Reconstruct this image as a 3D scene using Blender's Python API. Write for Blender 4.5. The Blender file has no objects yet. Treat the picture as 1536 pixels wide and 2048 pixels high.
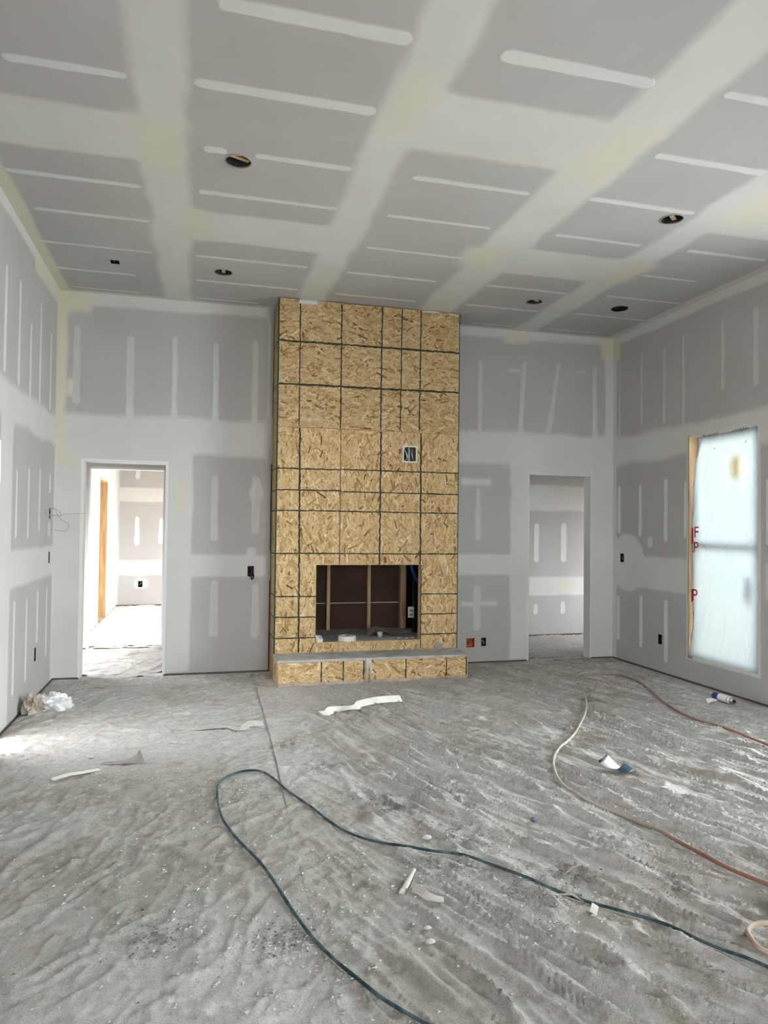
import bpy, bmesh, math, random
import numpy as np
from mathutils import Vector, Matrix

# ------------------------------------------------------------------ camera, world, light, exposure
sc = bpy.context.scene
COL = sc.collection
YAW, PITCH, ROLL, FPX = 0.2570, 0.0226, 0.0114, 1420.0
CAM_Z = 1.5215
XL, XR, YB, H = -1.3425, 4.8179, 7.5311, 3.83          # left wall, right wall, far wall, ceiling
def cam_axes():
    cy, sy, cp, sp = math.cos(YAW), math.sin(YAW), math.cos(PITCH), math.sin(PITCH)
    f = Vector((sy*cp, cy*cp, sp)); r = Vector((cy, -sy, 0)); u = r.cross(f)
    cr, sr = math.cos(ROLL), math.sin(ROLL)
    return cr*r + sr*u, f, -sr*r + cr*u
cr_, cf_, cu_ = cam_axes()
cd = bpy.data.cameras.new('camera'); cam = bpy.data.objects.new('camera', cd); COL.objects.link(cam)
cam.matrix_world = Matrix(((cr_.x, cu_.x, -cf_.x, 0), (cr_.y, cu_.y, -cf_.y, 0), (cr_.z, cu_.z, -cf_.z, CAM_Z), (0, 0, 0, 1)))
cd.sensor_fit = 'HORIZONTAL'; cd.sensor_width = 36.0; cd.lens = FPX/1536*36.0; cd.clip_start = 0.05
sc.camera = cam
sc.view_settings.view_transform = 'Standard'; sc.view_settings.look = 'None'
sc.view_settings.exposure = 2.05; sc.view_settings.gamma = 1.0; sc.view_settings.use_curve_mapping = False
SKY = 5.2
w = bpy.data.worlds.new('overcast_sky'); sc.world = w; w.use_nodes = True
bg = w.node_tree.nodes['Background']; bg.inputs[0].default_value = (0.945, 0.968, 1.0, 1); bg.inputs[1].default_value = SKY
def portal(name, loc, rot, sx, sy):
    l = bpy.data.lights.new(name, 'AREA'); l.shape = 'RECTANGLE'; l.size = sx; l.size_y = sy
    l.cycles.is_portal = True
    o = bpy.data.objects.new(name, l); COL.objects.link(o); o.location = loc; o.rotation_euler = rot
PI = math.pi
# openings in the shell, as (low y, high y, low z, high z) or (low x, high x, low z, high z)
WIN1 = (5.235, 6.19, 0.245, 2.50)
WIN2 = (2.95, 4.9, 0.245, 3.55)  # out of view, enlarged to light the upper walls and ceiling
FILLWIN3 = (1.9, 2.5, 0.9, 3.55)  # unseen window added to brighten the room from the right
PATIO = (5.22, 5.50, 0.0, 2.11)
NEAR_FILLWIN = (.4, 3.0, 0.9, 2.7)  # unseen opening added as frontal fill for the far wall and chase
FARWIN = (10.0, 13.6, 0.4, 2.4)
YN = -3.2
portal('daylight_window', (XR+.2, sum(WIN1[:2])/2, sum(WIN1[2:])/2), (0, PI/2, 0), 2.3, .98)
portal('daylight_window', (XR+.2, sum(WIN2[:2])/2, sum(WIN2[2:])/2), (0, PI/2, 0), 3.3, 1.95)
portal('daylight_window', (XR+.2, sum(FILLWIN3[:2])/2, sum(FILLWIN3[2:])/2), (0, PI/2, 0), 2.65, .6)
portal('daylight_patio', (XL-.2, sum(PATIO[:2])/2, 1.05), (0, -PI/2, 0), 2.1, .28)
portal('near_fill_daylight', (sum(NEAR_FILLWIN[:2])/2, YN-.2, 1.8), (PI/2, 0, 0), 2.6, 1.8)
portal('daylight_far', (1.62, sum(FARWIN[:2])/2, 1.4), (0, PI/2, 0), 2.0, 3.6)

# ------------------------------------------------------------------ materials
def ramp(nt, pts):
    n = nt.nodes.new('ShaderNodeValToRGB'); e = n.color_ramp.elements
    while len(e) < len(pts): e.new(.5)
    for k, (p, c) in enumerate(pts): e[k].position = p; e[k].color = (*c, 1)
    return n
def mat(name, col, rough=.8, col2=None, scale=8, detail=5, bump=0, bscale=60, stretch=None, metal=0, attr=None, lo=.35, hi=.65):
    m = bpy.data.materials.new(name); m.use_nodes = True; nt = m.node_tree; L = nt.links.new
    b = nt.nodes['Principled BSDF']; b.inputs['Roughness'].default_value = rough; b.inputs['Metallic'].default_value = metal
    b.inputs['Base Color'].default_value = (*col, 1)
    b.inputs['Specular IOR Level'].default_value = .25
    tc = nt.nodes.new('ShaderNodeTexCoord'); src = tc.outputs['Object']
    if stretch:
        mp = nt.nodes.new('ShaderNodeMapping'); mp.inputs['Scale'].default_value = stretch; L(src, mp.inputs[0]); src = mp.outputs[0]
    cout = None
    if col2:
        n = nt.nodes.new('ShaderNodeTexNoise'); n.inputs['Scale'].default_value = scale; n.inputs['Detail'].default_value = detail
        L(src, n.inputs['Vector'])
        r = ramp(nt, [(lo, col), (hi, col2)]); L(n.outputs['Fac'], r.inputs[0]); cout = r.outputs[0]
    if attr:
        a = nt.nodes.new('ShaderNodeAttribute'); a.attribute_name = attr
        if cout is None: cout = a.outputs['Color']
        else:
            mx = nt.nodes.new('ShaderNodeMix'); mx.data_type = 'RGBA'; mx.blend_type = 'MULTIPLY'; mx.inputs[0].default_value = 1
            L(cout, mx.inputs[6]); L(a.outputs['Color'], mx.inputs[7]); cout = mx.outputs[2]
    if cout is not None: L(cout, b.inputs['Base Color'])
    if bump:
        n2 = nt.nodes.new('ShaderNodeTexNoise'); n2.inputs['Scale'].default_value = bscale; n2.inputs['Detail'].default_value = 4
        L(src, n2.inputs['Vector'])
        bp = nt.nodes.new('ShaderNodeBump'); bp.inputs['Strength'].default_value = bump; bp.inputs['Distance'].default_value = .01
        L(n2.outputs['Fac'], bp.inputs['Height']); L(bp.outputs[0], b.inputs['Normal'])
    return m
M = {}
BOARD = ((.435, .421, .410), (.46, .447, .437)); MUD = ((.60, .592, .568), (.635, .628, .608)); MUDW = ((.65, .648, .632), (.69, .688, .675)); MUDY = ((.63, .60, .485), (.645, .62, .525))
M['board'] = mat('drywall_paper', BOARD[0], .9, BOARD[1], 1.6, 3)
M['board_far'] = M['board']
M['frame_dark'] = mat('framing_shadow', (.16, .13, .10), .9)
M['lumber'] = mat('raw_lumber', (.60, .45, .28), .75, (.46, .31, .165), 5, 4, .15, 40, (6, 6, .6))
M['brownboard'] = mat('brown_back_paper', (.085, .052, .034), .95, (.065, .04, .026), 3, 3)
M['osbbase'] = mat('osb_base', (.58, .42, .24), .85, (.46, .31, .16), 30, 5)
M['strand'] = mat('osb_strand', (1, 1, 1), .75, (.82, .80, .76), 90, 3, .2, 150, None, 0, 'tone')
M['cement'] = mat('dusty_cement', (.36, .36, .35), .95, (.52, .515, .50), 9, 6, .3, 40)
M['line'] = mat('dark_line', (.022, .026, .02), .8, (.07, .06, .04), 40, 3)
M['green'] = mat('green_wire', (.008, .055, .042), .6)
M['bead'] = mat('bead_white', (.74, .75, .74), .6)
M['black'] = mat('black_plastic', (.012, .012, .014), .5)
M['blackbox'] = mat('dark_box', (.03, .032, .035), .5)
M['orange'] = mat('orange_box', (.55, .16, .05), .5)
M['white'] = mat('white_plastic', (.78, .78, .76), .4)
M['vinyl'] = mat('white_vinyl', (.8, .81, .81), .4)
M['steel'] = mat('galvanised', (.45, .45, .46), .35, (.35, .35, .36), 20, 3, 0, 0, None, .9)
M['copper'] = mat('copper_wire', (.55, .30, .16), .4, metal=.8)
M['wirewhite'] = mat('wire_grey', (.35, .34, .33), .5)
M['paper'] = mat('joint_tape_paper', (.78, .76, .70), .85, (.70, .67, .60), 12, 3)
M['paperdull'] = mat('dull_paper', (.54, .52, .475), .9, (.45, .43, .39), 14, 3)
M['kraft'] = mat('kraft_paper', (.30, .26, .21), .9, (.24, .2, .16), 10, 3)
M['greypaper'] = mat('grey_paper', (.36, .34, .31), .9, (.28, .265, .24), 14, 4)
M['mudchip'] = mat('dry_compound', (.60, .59, .56), .95, (.50, .49, .46), 30, 3, .5, 60)
M['dirt'] = mat('dark_dirt', (.09, .083, .075), .95, (.16, .15, .135), 60, 3)
M['insul'] = mat('dusty_insulation', (.52, .47, .40), 1, (.38, .33, .27), 18, 5, .6, 50)
M['plasticw'] = mat('crumpled_white', (.80, .80, .80), .5, (.70, .70, .71), 10, 3)
M['ink'] = mat('ink_mark', (.12, .085, .075), .8)
M['red'] = mat('red_print', (.45, .02, .03), .6)
M['bluecap'] = mat('blue_label', (.035, .06, .30), .4)
M['navy'] = mat('navy_film', (.018, .05, .085), .35, (.05, .10, .14), 20, 3)
M['grey'] = mat('grey_metal', (.22, .22, .225), .4)
M['bluehose'] = mat('teal_hose', (.018, .040, .052), .5, (.13, .18, .19), 14, 5, .1, 90, lo=.42, hi=.75)
M['redhose'] = mat('dusty_red_hose', (1, 1, 1), .6, (.80, .78, .76), 12, 5, .1, 90, attr='tone')
M['tanhose'] = mat('dusty_tan_hose', (.50, .43, .36), .65, (.36, .22, .15), 5, 4, lo=.5, hi=.8)
M['bluepipe'] = mat('blue_pipe', (.01, .10, .42), .4)
M['bluebit'] = mat('blue_bit', (.12, .15, .20), .5)
M['soil'] = mat('bounce_ground', (.66, .65, .62), 1, (.56, .55, .52), 2, 5)  # unseen ground outside, lightened to bounce daylight onto the ceiling
M['ply'] = mat('subfloor', (.42, .36, .28), .9, (.34, .28, .21), 6, 4)

def coat_mat(name, white):
    """paper-grey board showing through where the coat of compound thins out"""
    m = bpy.data.materials.new(name); m.use_nodes = True; nt = m.node_tree; L = nt.links.new
    b = nt.nodes['Principled BSDF']; b.inputs['Roughness'].default_value = .88; b.inputs['Specular IOR Level'].default_value = .22
    tc = nt.nodes.new('ShaderNodeTexCoord')
    def nz(s, d):
        n = nt.nodes.new('ShaderNodeTexNoise'); n.inputs['Scale'].default_value = s; n.inputs['Detail'].default_value = d; L(tc.outputs['Object'], n.inputs['Vector']); return n.outputs['Fac']
    def at(k): n = nt.nodes.new('ShaderNodeAttribute'); n.attribute_name = k; return n.outputs['Fac']
    def mix(f, a, b): n = nt.nodes.new('ShaderNodeMix'); n.data_type = 'RGBA'; L(f, n.inputs[0]); L(a, n.inputs[6]); L(b, n.inputs[7]); return n.outputs[2]
    rb = ramp(nt, [(.35, BOARD[0]), (.65, BOARD[1])]); L(nz(1.6, 3), rb.inputs[0])
    rm = ramp(nt, [(.35, MUDW[0] if white else MUD[0]), (.68, MUDW[1] if white else MUD[1])]); L(nz(2.2, 5), rm.inputs[0])
    ry = ramp(nt, [(.35, MUDY[0]), (.68, MUDY[1])]); L(nz(2.2, 5), ry.inputs[0])
    ms = nt.nodes.new('ShaderNodeMath'); ms.operation = 'MULTIPLY_ADD'; ms.inputs[1].default_value = .35; ms.inputs[2].default_value = -.175; L(nz(11, 4), ms.inputs[0])
    ad = nt.nodes.new('ShaderNodeMath'); ad.operation = 'ADD'; L(at('feather'), ad.inputs[0]); L(ms.outputs[0], ad.inputs[1])
    mr = nt.nodes.new('ShaderNodeMapRange'); mr.inputs['From Min'].default_value = .14; mr.inputs['From Max'].default_value = .9; L(ad.outputs[0], mr.inputs['Value'])
    L(mix(mr.outputs[0], rb.outputs[0], mix(at('yellow'), rm.outputs[0], ry.outputs[0])), b.inputs['Base Color'])
    return m
M['mud'] = coat_mat('joint_compound', False); M['mudw'] = coat_mat('white_compound', True)

def cloth_mat():
    m = bpy.data.materials.new('dusty_drop_cloth'); m.use_nodes = True; nt = m.node_tree; L = nt.links.new
    b = nt.nodes['Principled BSDF']; b.inputs['Roughness'].default_value = .55; b.inputs['Specular IOR Level'].default_value = .45
    tc = nt.nodes.new('ShaderNodeTexCoord'); O = tc.outputs['Object']
    def noise(s, d=6, rgh=.6):
        n = nt.nodes.new('ShaderNodeTexNoise'); n.inputs['Scale'].default_value = s; n.inputs['Detail'].default_value = d; n.inputs['Roughness'].default_value = rgh
        L(O, n.inputs['Vector']); return n.outputs['Fac']
    r1 = ramp(nt, [(.30, (.505, .485, .455)), (.46, (.585, .572, .55)), (.62, (.64, .632, .618))]); L(noise(1.3, 8, .65), r1.inputs[0])
    r2 = ramp(nt, [(.34, (.76, .735, .69)), (.48, (.93, .92, .905)), (.66, (1.05, 1.05, 1.05))]); L(noise(22, 6, .7), r2.inputs[0])
    mx = nt.nodes.new('ShaderNodeMix'); mx.data_type = 'RGBA'; mx.blend_type = 'MULTIPLY'; mx.inputs[0].default_value = 1
    L(r1.outputs[0], mx.inputs[6]); L(r2.outputs[0], mx.inputs[7])
    r3 = ramp(nt, [(.30, (.55, .53, .50)), (.40, (1, 1, 1))]); L(noise(95, 4, .7), r3.inputs[0])
    mx2 = nt.nodes.new('ShaderNodeMix'); mx2.data_type = 'RGBA'; mx2.blend_type = 'MULTIPLY'; mx2.inputs[0].default_value = .8
    L(mx.outputs[2], mx2.inputs[6]); L(r3.outputs[0], mx2.inputs[7])
    r4 = ramp(nt, [(.36, (.72, .70, .67)), (.5, (.98, .98, .98)), (.66, (1.16, 1.16, 1.15))]); L(noise(260, 3, .8), r4.inputs[0])
    mx4 = nt.nodes.new('ShaderNodeMix'); mx4.data_type = 'RGBA'; mx4.blend_type = 'MULTIPLY'; mx4.inputs[0].default_value = .9
    L(mx2.outputs[2], mx4.inputs[6]); L(r4.outputs[0], mx4.inputs[7]); mx2 = mx4
    at = nt.nodes.new('ShaderNodeAttribute'); at.attribute_name = 'stain'
    mx3 = nt.nodes.new('ShaderNodeMix'); mx3.data_type = 'RGBA'; mx3.blend_type = 'MULTIPLY'; mx3.inputs[0].default_value = 1
    L(mx2.outputs[2], mx3.inputs[6]); L(at.outputs['Color'], mx3.inputs[7])
    L(mx3.outputs[2], b.inputs['Base Color'])
    bp = nt.nodes.new('ShaderNodeBump'); bp.inputs['Strength'].default_value = .8; bp.inputs['Distance'].default_value = .012
    L(noise(45, 6, .65), bp.inputs['Height'])
    bp2 = nt.nodes.new('ShaderNodeBump'); bp2.inputs['Strength'].default_value = .9; bp2.inputs['Distance'].default_value = .005; L(noise(160, 5, .75), bp2.inputs['Height']); L(bp.outputs[0], bp2.inputs['Normal'])
    L(bp2.outputs[0], b.inputs['Normal'])
    return m
M['cloth'] = cloth_mat()

def sticker(c):
    m = bpy.data.materials.new('thin_sticker'); m.use_nodes = True; nt = m.node_tree; nt.nodes.remove(nt.nodes['Principled BSDF'])
    tr = nt.nodes.new('ShaderNodeBsdfTransparent'); tr.inputs[0].default_value = (*c, 1); df = nt.nodes.new('ShaderNodeBsdfTranslucent'); df.inputs[0].default_value = (*c, 1)
    a = nt.nodes.new('ShaderNodeMixShader'); a.inputs[0].default_value = .5; nt.links.new(tr.outputs[0], a.inputs[1]); nt.links.new(df.outputs[0], a.inputs[2]); nt.links.new(a.outputs[0], nt.nodes['Material Output'].inputs[0]); return m
def film_mat():
    m = bpy.data.materials.new('polyethylene_film'); m.use_nodes = True; nt = m.node_tree; L = nt.links.new
    nt.nodes.remove(nt.nodes['Principled BSDF']); out = nt.nodes['Material Output']
    tr = nt.nodes.new('ShaderNodeBsdfTransparent'); tl = nt.nodes.new('ShaderNodeBsdfTranslucent'); df = nt.nodes.new('ShaderNodeBsdfDiffuse'); gl = nt.nodes.new('ShaderNodeBsdfGlossy')
    tr.inputs[0].default_value = (.32, .35, .36, 1); tl.inputs[0].default_value = (.182, .198, .202, 1); df.inputs[0].default_value = (.7, .7, .7, 1); gl.inputs['Roughness'].default_value = .3
    a = nt.nodes.new('ShaderNodeMixShader'); a.inputs[0].default_value = .90; L(tr.outputs[0], a.inputs[1]); L(tl.outputs[0], a.inputs[2])
    b = nt.nodes.new('ShaderNodeMixShader'); b.inputs[0].default_value = .15; L(a.outputs[0], b.inputs[1]); L(df.outputs[0], b.inputs[2])
    c = nt.nodes.new('ShaderNodeMixShader'); c.inputs[0].default_value = .05; L(b.outputs[0], c.inputs[1]); L(gl.outputs[0], c.inputs[2])
    L(c.outputs[0], out.inputs[0]); return m
M['film'] = film_mat()
def glass_mat():
    m = bpy.data.materials.new('window_glass'); m.use_nodes = True; nt = m.node_tree; L = nt.links.new
    nt.nodes.remove(nt.nodes['Principled BSDF']); out = nt.nodes['Material Output']
    tr = nt.nodes.new('ShaderNodeBsdfTransparent'); gl = nt.nodes.new('ShaderNodeBsdfGlossy'); gl.inputs['Roughness'].default_value = .02
    tr.inputs[0].default_value = (.94, .965, .96, 1)
    fr = nt.nodes.new('ShaderNodeFresnel'); a = nt.nodes.new('ShaderNodeMixShader'); L(fr.outputs[0], a.inputs[0]); L(tr.outputs[0], a.inputs[1]); L(gl.outputs[0], a.inputs[2])
    L(a.outputs[0], out.inputs[0]); return m
M['glass'] = glass_mat()

# ------------------------------------------------------------------ mesh helpers
def link(name, me, m=None, parent=None):
    o = bpy.data.objects.new(name, me); COL.objects.link(o)
    if m is not None and len(me.materials) == 0: me.materials.append(M[m] if isinstance(m, str) else m)
    if parent is not None: o.parent = parent
    return o
def from_bm(name, bm, m, parent=None, smooth=False):
    bmesh.ops.recalc_face_normals(bm, faces=bm.faces[:])
    me = bpy.data.meshes.new(name); bm.to_mesh(me); bm.free()
    if smooth:
        for p in me.polygons: p.use_smooth = True
    return link(name, me, m, parent)
def tag(o, label=None, cat=None, group=None, kind=None):
    if label: o['label'] = label
    if cat: o['category'] = cat
    if group: o['group'] = group
    if kind: o['kind'] = kind
    return o
def empty(name, loc, label, cat, group=None):
    o = bpy.data.objects.new(name, None); COL.objects.link(o); o.location = loc; o.empty_display_size = .1
    return tag(o, label, cat, group)
def inv(o, child):          # keep child in world coordinates under a placed empty
    child.parent = o; child.matrix_parent_inverse = Matrix.Translation(o.location).inverted(); return child
def box(bm, a, b):
    (x0, y0, z0), (x1, y1, z1) = a, b
    v = [bm.verts.new(p) for p in ((x0,y0,z0),(x1,y0,z0),(x1,y1,z0),(x0,y1,z0),(x0,y0,z1),(x1,y0,z1),(x1,y1,z1),(x0,y1,z1))]
    for f in ((0,3,2,1),(4,5,6,7),(0,1,5,4),(1,2,6,5),(2,3,7,6),(3,0,4,7)): bm.faces.new([v[i] for i in f])
def bar(name, a, b, m, parent=None, bevel=0):
    bm = bmesh.new(); box(bm, a, b)
    if bevel: bmesh.ops.bevel(bm, geom=bm.edges[:], offset=bevel, segments=1, affect='EDGES')
    return from_bm(name, bm, m, parent)
FR = {  # local (u, v, depth behind the surface) -> world
    'back': lambda u, v, d: (u, YB+d, v), 'left': lambda u, v, d: (XL-d, u, v), 'right': lambda u, v, d: (XR+d, u, v),
    'ceil': lambda u, v, d: (u, v, H+d), 'hall': lambda u, v, d: (u, 9.3+d, v), 'farback': lambda u, v, d: (u, 14.15+d, v),
    'farleft': lambda u, v, d: (-1.45-d, u, v), 'chase': lambda u, v, d: (u, 7.11+d, v), 'chase_l': lambda u, v, d: (.757+d, u, v),
    'chase_r': lambda u, v, d: (2.683-d, u, v), 'hearth': lambda u, v, d: (u, 6.735+d, v), 'hearth_l': lambda u, v, d: (.757+d, u, v), 'hearth_r': lambda u, v, d: (2.66-d, u, v)}
def slab(name, fr, u0, u1, v0, v1, d0, d1, m, holes=(), circles=(), parent=None, seg=28):
    """board with rectangular and round cut-outs: front at depth d0, back at d1"""
    F = FR[fr]; hs = [h for h in holes if h[0] < u1 and h[1] > u0 and h[2] < v1 and h[3] > v0]
    cs = [c for c in circles if u0 < c[0] < u1 and v0 < c[1] < v1]
    sq = [(c[0]-c[2]*1.25, c[0]+c[2]*1.25, c[1]-c[2]*1.25, c[1]+c[2]*1.25) for c in cs]
    cl = lambda x, a, b: min(max(x, a), b)
    us = sorted({u0, u1, *[round(cl(x, u0, u1), 5) for h in hs+sq for x in h[:2]]})
    vs = sorted({v0, v1, *[round(cl(x, v0, v1), 5) for h in hs+sq for x in h[2:]]})
    bm = bmesh.new(); V = {}
    def vt(i, j, k):
        if (i, j, k) not in V: V[i, j, k] = bm.verts.new(F(us[i], vs[j], d1 if k else d0))
        return V[i, j, k]
    nu, nv = len(us)-1, len(vs)-1
    ins = lambda q, uc, vc: q[0] < uc < q[1] and q[2] < vc < q[3]
    solid = [[True]*nv for _ in range(nu)]; front = [[True]*nv for _ in range(nu)]
    for i in range(nu):
        for j in range(nv):
            uc, vc = (us[i]+us[i+1])/2, (vs[j]+vs[j+1])/2
            if any(ins(h, uc, vc) for h in hs): solid[i][j] = False
            elif any(ins(h, uc, vc) for h in sq): front[i][j] = False
    ok = lambda i, j: 0 <= i < nu and 0 <= j < nv and solid[i][j]
    for i in range(nu):
        for j in range(nv):
            if not solid[i][j]: continue
            if front[i][j]:
                for k in (0, 1): bm.faces.new([vt(i, j, k), vt(i+1, j, k), vt(i+1, j+1, k), vt(i, j+1, k)])
            for (a, b, e, f, g, h) in ((-1, 0, i, j, i, j+1), (1, 0, i+1, j, i+1, j+1), (0, -1, i, j, i+1, j), (0, 1, i, j+1, i+1, j+1)):
                if not ok(i+a, j+b): bm.faces.new([vt(e, f, 0), vt(g, h, 0), vt(g, h, 1), vt(e, f, 1)])
    for c, q in zip(cs, sq):
        ring = []; outer = []
        for k in range(seg):
            t = 2*PI*k/seg; ct, st = math.cos(t), math.sin(t)
            ring.append([bm.verts.new(F(c[0]+c[2]*ct, c[1]+c[2]*st, d)) for d in (d0, d1)])
            s = 1.25*c[2]/max(abs(ct), abs(st))
            outer.append([bm.verts.new(F(c[0]+s*ct, c[1]+s*st, d)) for d in (d0, d1)])
        for k in range(seg):
            n = (k+1) % seg
            for e in (0, 1): bm.faces.new([outer[k][e], outer[n][e], ring[n][e], ring[k][e]])
            bm.faces.new([ring[k][0], ring[n][0], ring[n][1], ring[k][1]])
    return from_bm(name, bm, m, parent)
rs = np.random.RandomState(11)
_tabs = [rs.rand(256, 256) for _ in range(12)]
def vnoise(x, y, k=0):
    t = _tabs[k % 12]; xi, yi = np.floor(x).astype(int), np.floor(y).astype(int); fx, fy = x-xi, y-yi
    fx = fx*fx*fx*(fx*(fx*6-15)+10); fy = fy*fy*fy*(fy*(fy*6-15)+10)
    a, b, c, d = t[xi & 255, yi & 255], t[(xi+1) & 255, yi & 255], t[xi & 255, (yi+1) & 255], t[(xi+1) & 255, (yi+1) & 255]
    return (a*(1-fx)+b*fx)*(1-fy)+(c*(1-fx)+d*fx)*fy
def fbm(x, y, k=0, o=3):
    s = 0; a = .5
    for i in range(o): s = s+a*vnoise(x*2**i+17*i, y*2**i+31*i, k+i); a *= .5
    return s/(1-.5**o)
_lay = [0]; BANDS = {}
LIM = {'ceil': (XL, XR, YN, YB), 'back': (XL, XR, .024, H), 'left': (YN, YB, .024, H), 'right': (YN, YB, .024, H), 'hall': (-2.2, 7.0, .024, 2.75), 'farback': (-1.45, 1.45, .024, 2.75), 'farleft': (9.42, 14.15, .024, 2.75)}
CUT = {}                                       # openings that compound may not bridge
def coverage(fr, u, v):
    """how much compound lies at (u, v), and how much of it is the yellow kind"""
    u, v = np.asarray(u, float), np.asarray(v, float); bare = np.ones(u.shape); ny = np.ones(u.shape)
    for (u0, u1, v0, v1, f, m, rnd) in BANDS.get(fr, ()):
        a, b = (u1-u0)/2, (v1-v0)/2; r = rnd*min(a, b); qx, qy = np.abs(u-(u0+u1)/2)-(a-r), np.abs(v-(v0+v1)/2)-(b-r)
        ins = r-(np.hypot(np.maximum(qx, 0), np.maximum(qy, 0))+np.minimum(np.maximum(qx, qy), 0)) + (fbm(u*2.3+u0*7, v*2.3+v0*5, 1, 3)-.62)*.7*f
        c = np.clip(ins/f, 0, 1); c = c*c*(3-2*c); bare *= 1-c
        if m == 'mudy': ny *= 1-c*.9
    return 1-bare, 1-ny
def mud(fr, u0, u1, v0, v1, feather=.06, m='mud', name='compound_band', parent=None, rnd=.1, **k):
    BANDS.setdefault(fr, []).append((u0, u1, v0, v1, feather, m, rnd)); PENDING.append((fr, u0, u1, v0, v1, feather, name, parent))
PENDING = []
def build_bands():
    """each coat is a thin raised pad, feathered to nothing at its rim"""
    for n, (fr, u0, u1, v0, v1, f, name, parent) in enumerate(PENDING):
        F = FR[fr]; l = LIM[fr]; u0, u1, v0, v1 = max(u0-f*.2, l[0]), min(u1+f*.2, l[1]), max(v0-f*.2, l[2]), min(v1+f*.2, l[3])
        st = min(.045, max(.02, f*.4)); nu, nv = max(2, int((u1-u0)/st)), max(2, int((v1-v0)/st))
        us, vs = np.linspace(u0, u1, nu+1), np.linspace(v0, v1, nv+1); cuts = CUT.get(fr, ())
        for h in cuts:                         # run grid lines along the cut edges
            for arr, a, b in ((us, h[0], h[1]), (vs, h[2], h[3])):
                for e in (a, b):
                    if arr[0] < e < arr[-1]: arr[np.argmin(np.abs(arr-e))] = e
        us, vs = np.unique(us), np.unique(vs); U, W = np.meshgrid(us, vs, indexing='ij'); C, Yw = coverage(fr, U, W); D = -(.0003+.0009*C+(n % 29)*.00003)
        co = [F(a, b, d) for a, b, d in zip(U.ravel(), W.ravel(), D.ravel())]; nn = len(vs); q = []
        for i in range(len(us)-1):
            for j in range(nn-1):
                a, b = (us[i]+us[i+1])/2, (vs[j]+vs[j+1])/2
                if any(h[0] < a < h[1] and h[2] < b < h[3] for h in cuts): continue
                q.append((i*nn+j, (i+1)*nn+j, (i+1)*nn+j+1, i*nn+j+1))
        if not q: continue
        me = bpy.data.meshes.new(name); me.from_pydata(co, [], q)
        for k, vals in (('feather', C), ('yellow', Yw)): me.attributes.new(k, 'FLOAT', 'POINT').data.foreach_set('value', vals.ravel().astype(np.float32))
        link(name, me, 'mud', parent)
def strip(fr, u0, u1, v0, v1, feather=.06, m='mud', name='compound_band', parent=None, rnd=.3, h=.0012, jit=.35, seed=None, taper=0, skew=0):
    _lay[0] += 1; R = random.Random(_lay[0]*7+1 if seed is None else seed)
    F = FR[fr]; a, b = (u1-u0)/2, (v1-v0)/2; uc, vc = (u0+u1)/2, (v0+v1)/2
    f = min(feather, .8*min(a, b))
    def outline(a, b, r, A, B):                # rounded rectangle with a point count set by (A, B)
        pts = []
        def arc(cx, cy, t0):
            for k in range(5):
                t = t0+k*PI/8; pts.append((cx+r*math.cos(t), cy+r*math.sin(t), math.cos(t), math.sin(t)))
        def side(x0, y0, x1, y1, nx, ny, n):
            for k in range(1, n): pts.append((x0+(x1-x0)*k/n, y0+(y1-y0)*k/n, nx, ny))
        na, nb = int(2*A/.14), int(2*B/.14)
        arc(a-r, b-r, 0); side(a-r, b, -a+r, b, 0, 1, na); arc(-a+r, b-r, PI/2); side(-a, b-r, -a, -b+r, -1, 0, nb)
        arc(-a+r, -b+r, PI); side(-a+r, -b, a-r, -b, 0, -1, na); arc(a-r, -b+r, 1.5*PI); side(a, -b+r, a, b-r, 1, 0, nb)
        return pts
    r = max(rnd*min(a, b), .004); a2, b2 = a-f, b-f; r2 = min(max(r-f, .1*min(a2, b2), .0008), .98*min(a2, b2))
    PO, PN = outline(a, b, r, a, b), outline(a2, b2, r2, a, b)
    hh = h + (_lay[0] % 23)*.00006
    lim = LIM.get(fr, (-99, 99, -99, 99))
    bm = bmesh.new(); lay = bm.verts.layers.float.new('feather'); bm.verts.layers.float.new('yellow'); lay = bm.verts.layers.float['feather']; O, I = [], []; XY = {0: [], 1: []}; full = {'ceil': .82}.get(fr, .6 if m == 'mud' else .85)
    for (po, pn) in zip(PO, PN):
        q = (R.random()-.5)*jit*f
        for lst, (u, v, nx, ny), off, fe, d in ((O, po, q, 0, -.0003), (I, pn, 0, 1, -hh)):
            kx = 1-taper*(.5+.5*v/b) if b > a else 1; ky = 1-taper*(.5+.5*u/a) if a >= b else 1
            uu, vv = (u+nx*off)*kx, (v+ny*off)*ky
            uu += skew*vv if b > a else 0
            x, y = uc+uu, vc+vv
            if fe == 0: x, y = min(max(x, lim[0]), lim[1]), min(max(y, lim[2]), lim[3])
            else: x, y = min(max(x, lim[0]+.0006), lim[1]-.0006), min(max(y, lim[2]+.0006), lim[3]-.0006)
            e = bm.verts.new(F(x, y, d)); e[lay] = fe*full; lst.append(e); XY[fe].append((x, y))
    if fr in BANDS:
        for fe, L_ in ((0, O), (1, I)):
            q = np.array(XY[fe]); c = coverage(fr, q[:, 0], q[:, 1])[0]
            for e, k in zip(L_, c): e[lay] = max(e[lay], float(k))
    n = len(O)
    for k in range(n):
        try: bm.faces.new([O[k], O[(k+1) % n], I[(k+1) % n], I[k]])
        except ValueError: pass
    bm.faces.new(I); bmesh.ops.remove_doubles(bm, verts=bm.verts[:], dist=.0002)
    return from_bm(name, bm, m, parent)
def strips(fr, rows, parent, w=.07, m='mudw', feather=.018):
    STR.append((fr, rows, parent, w, m, feather))
STR = []
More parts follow.
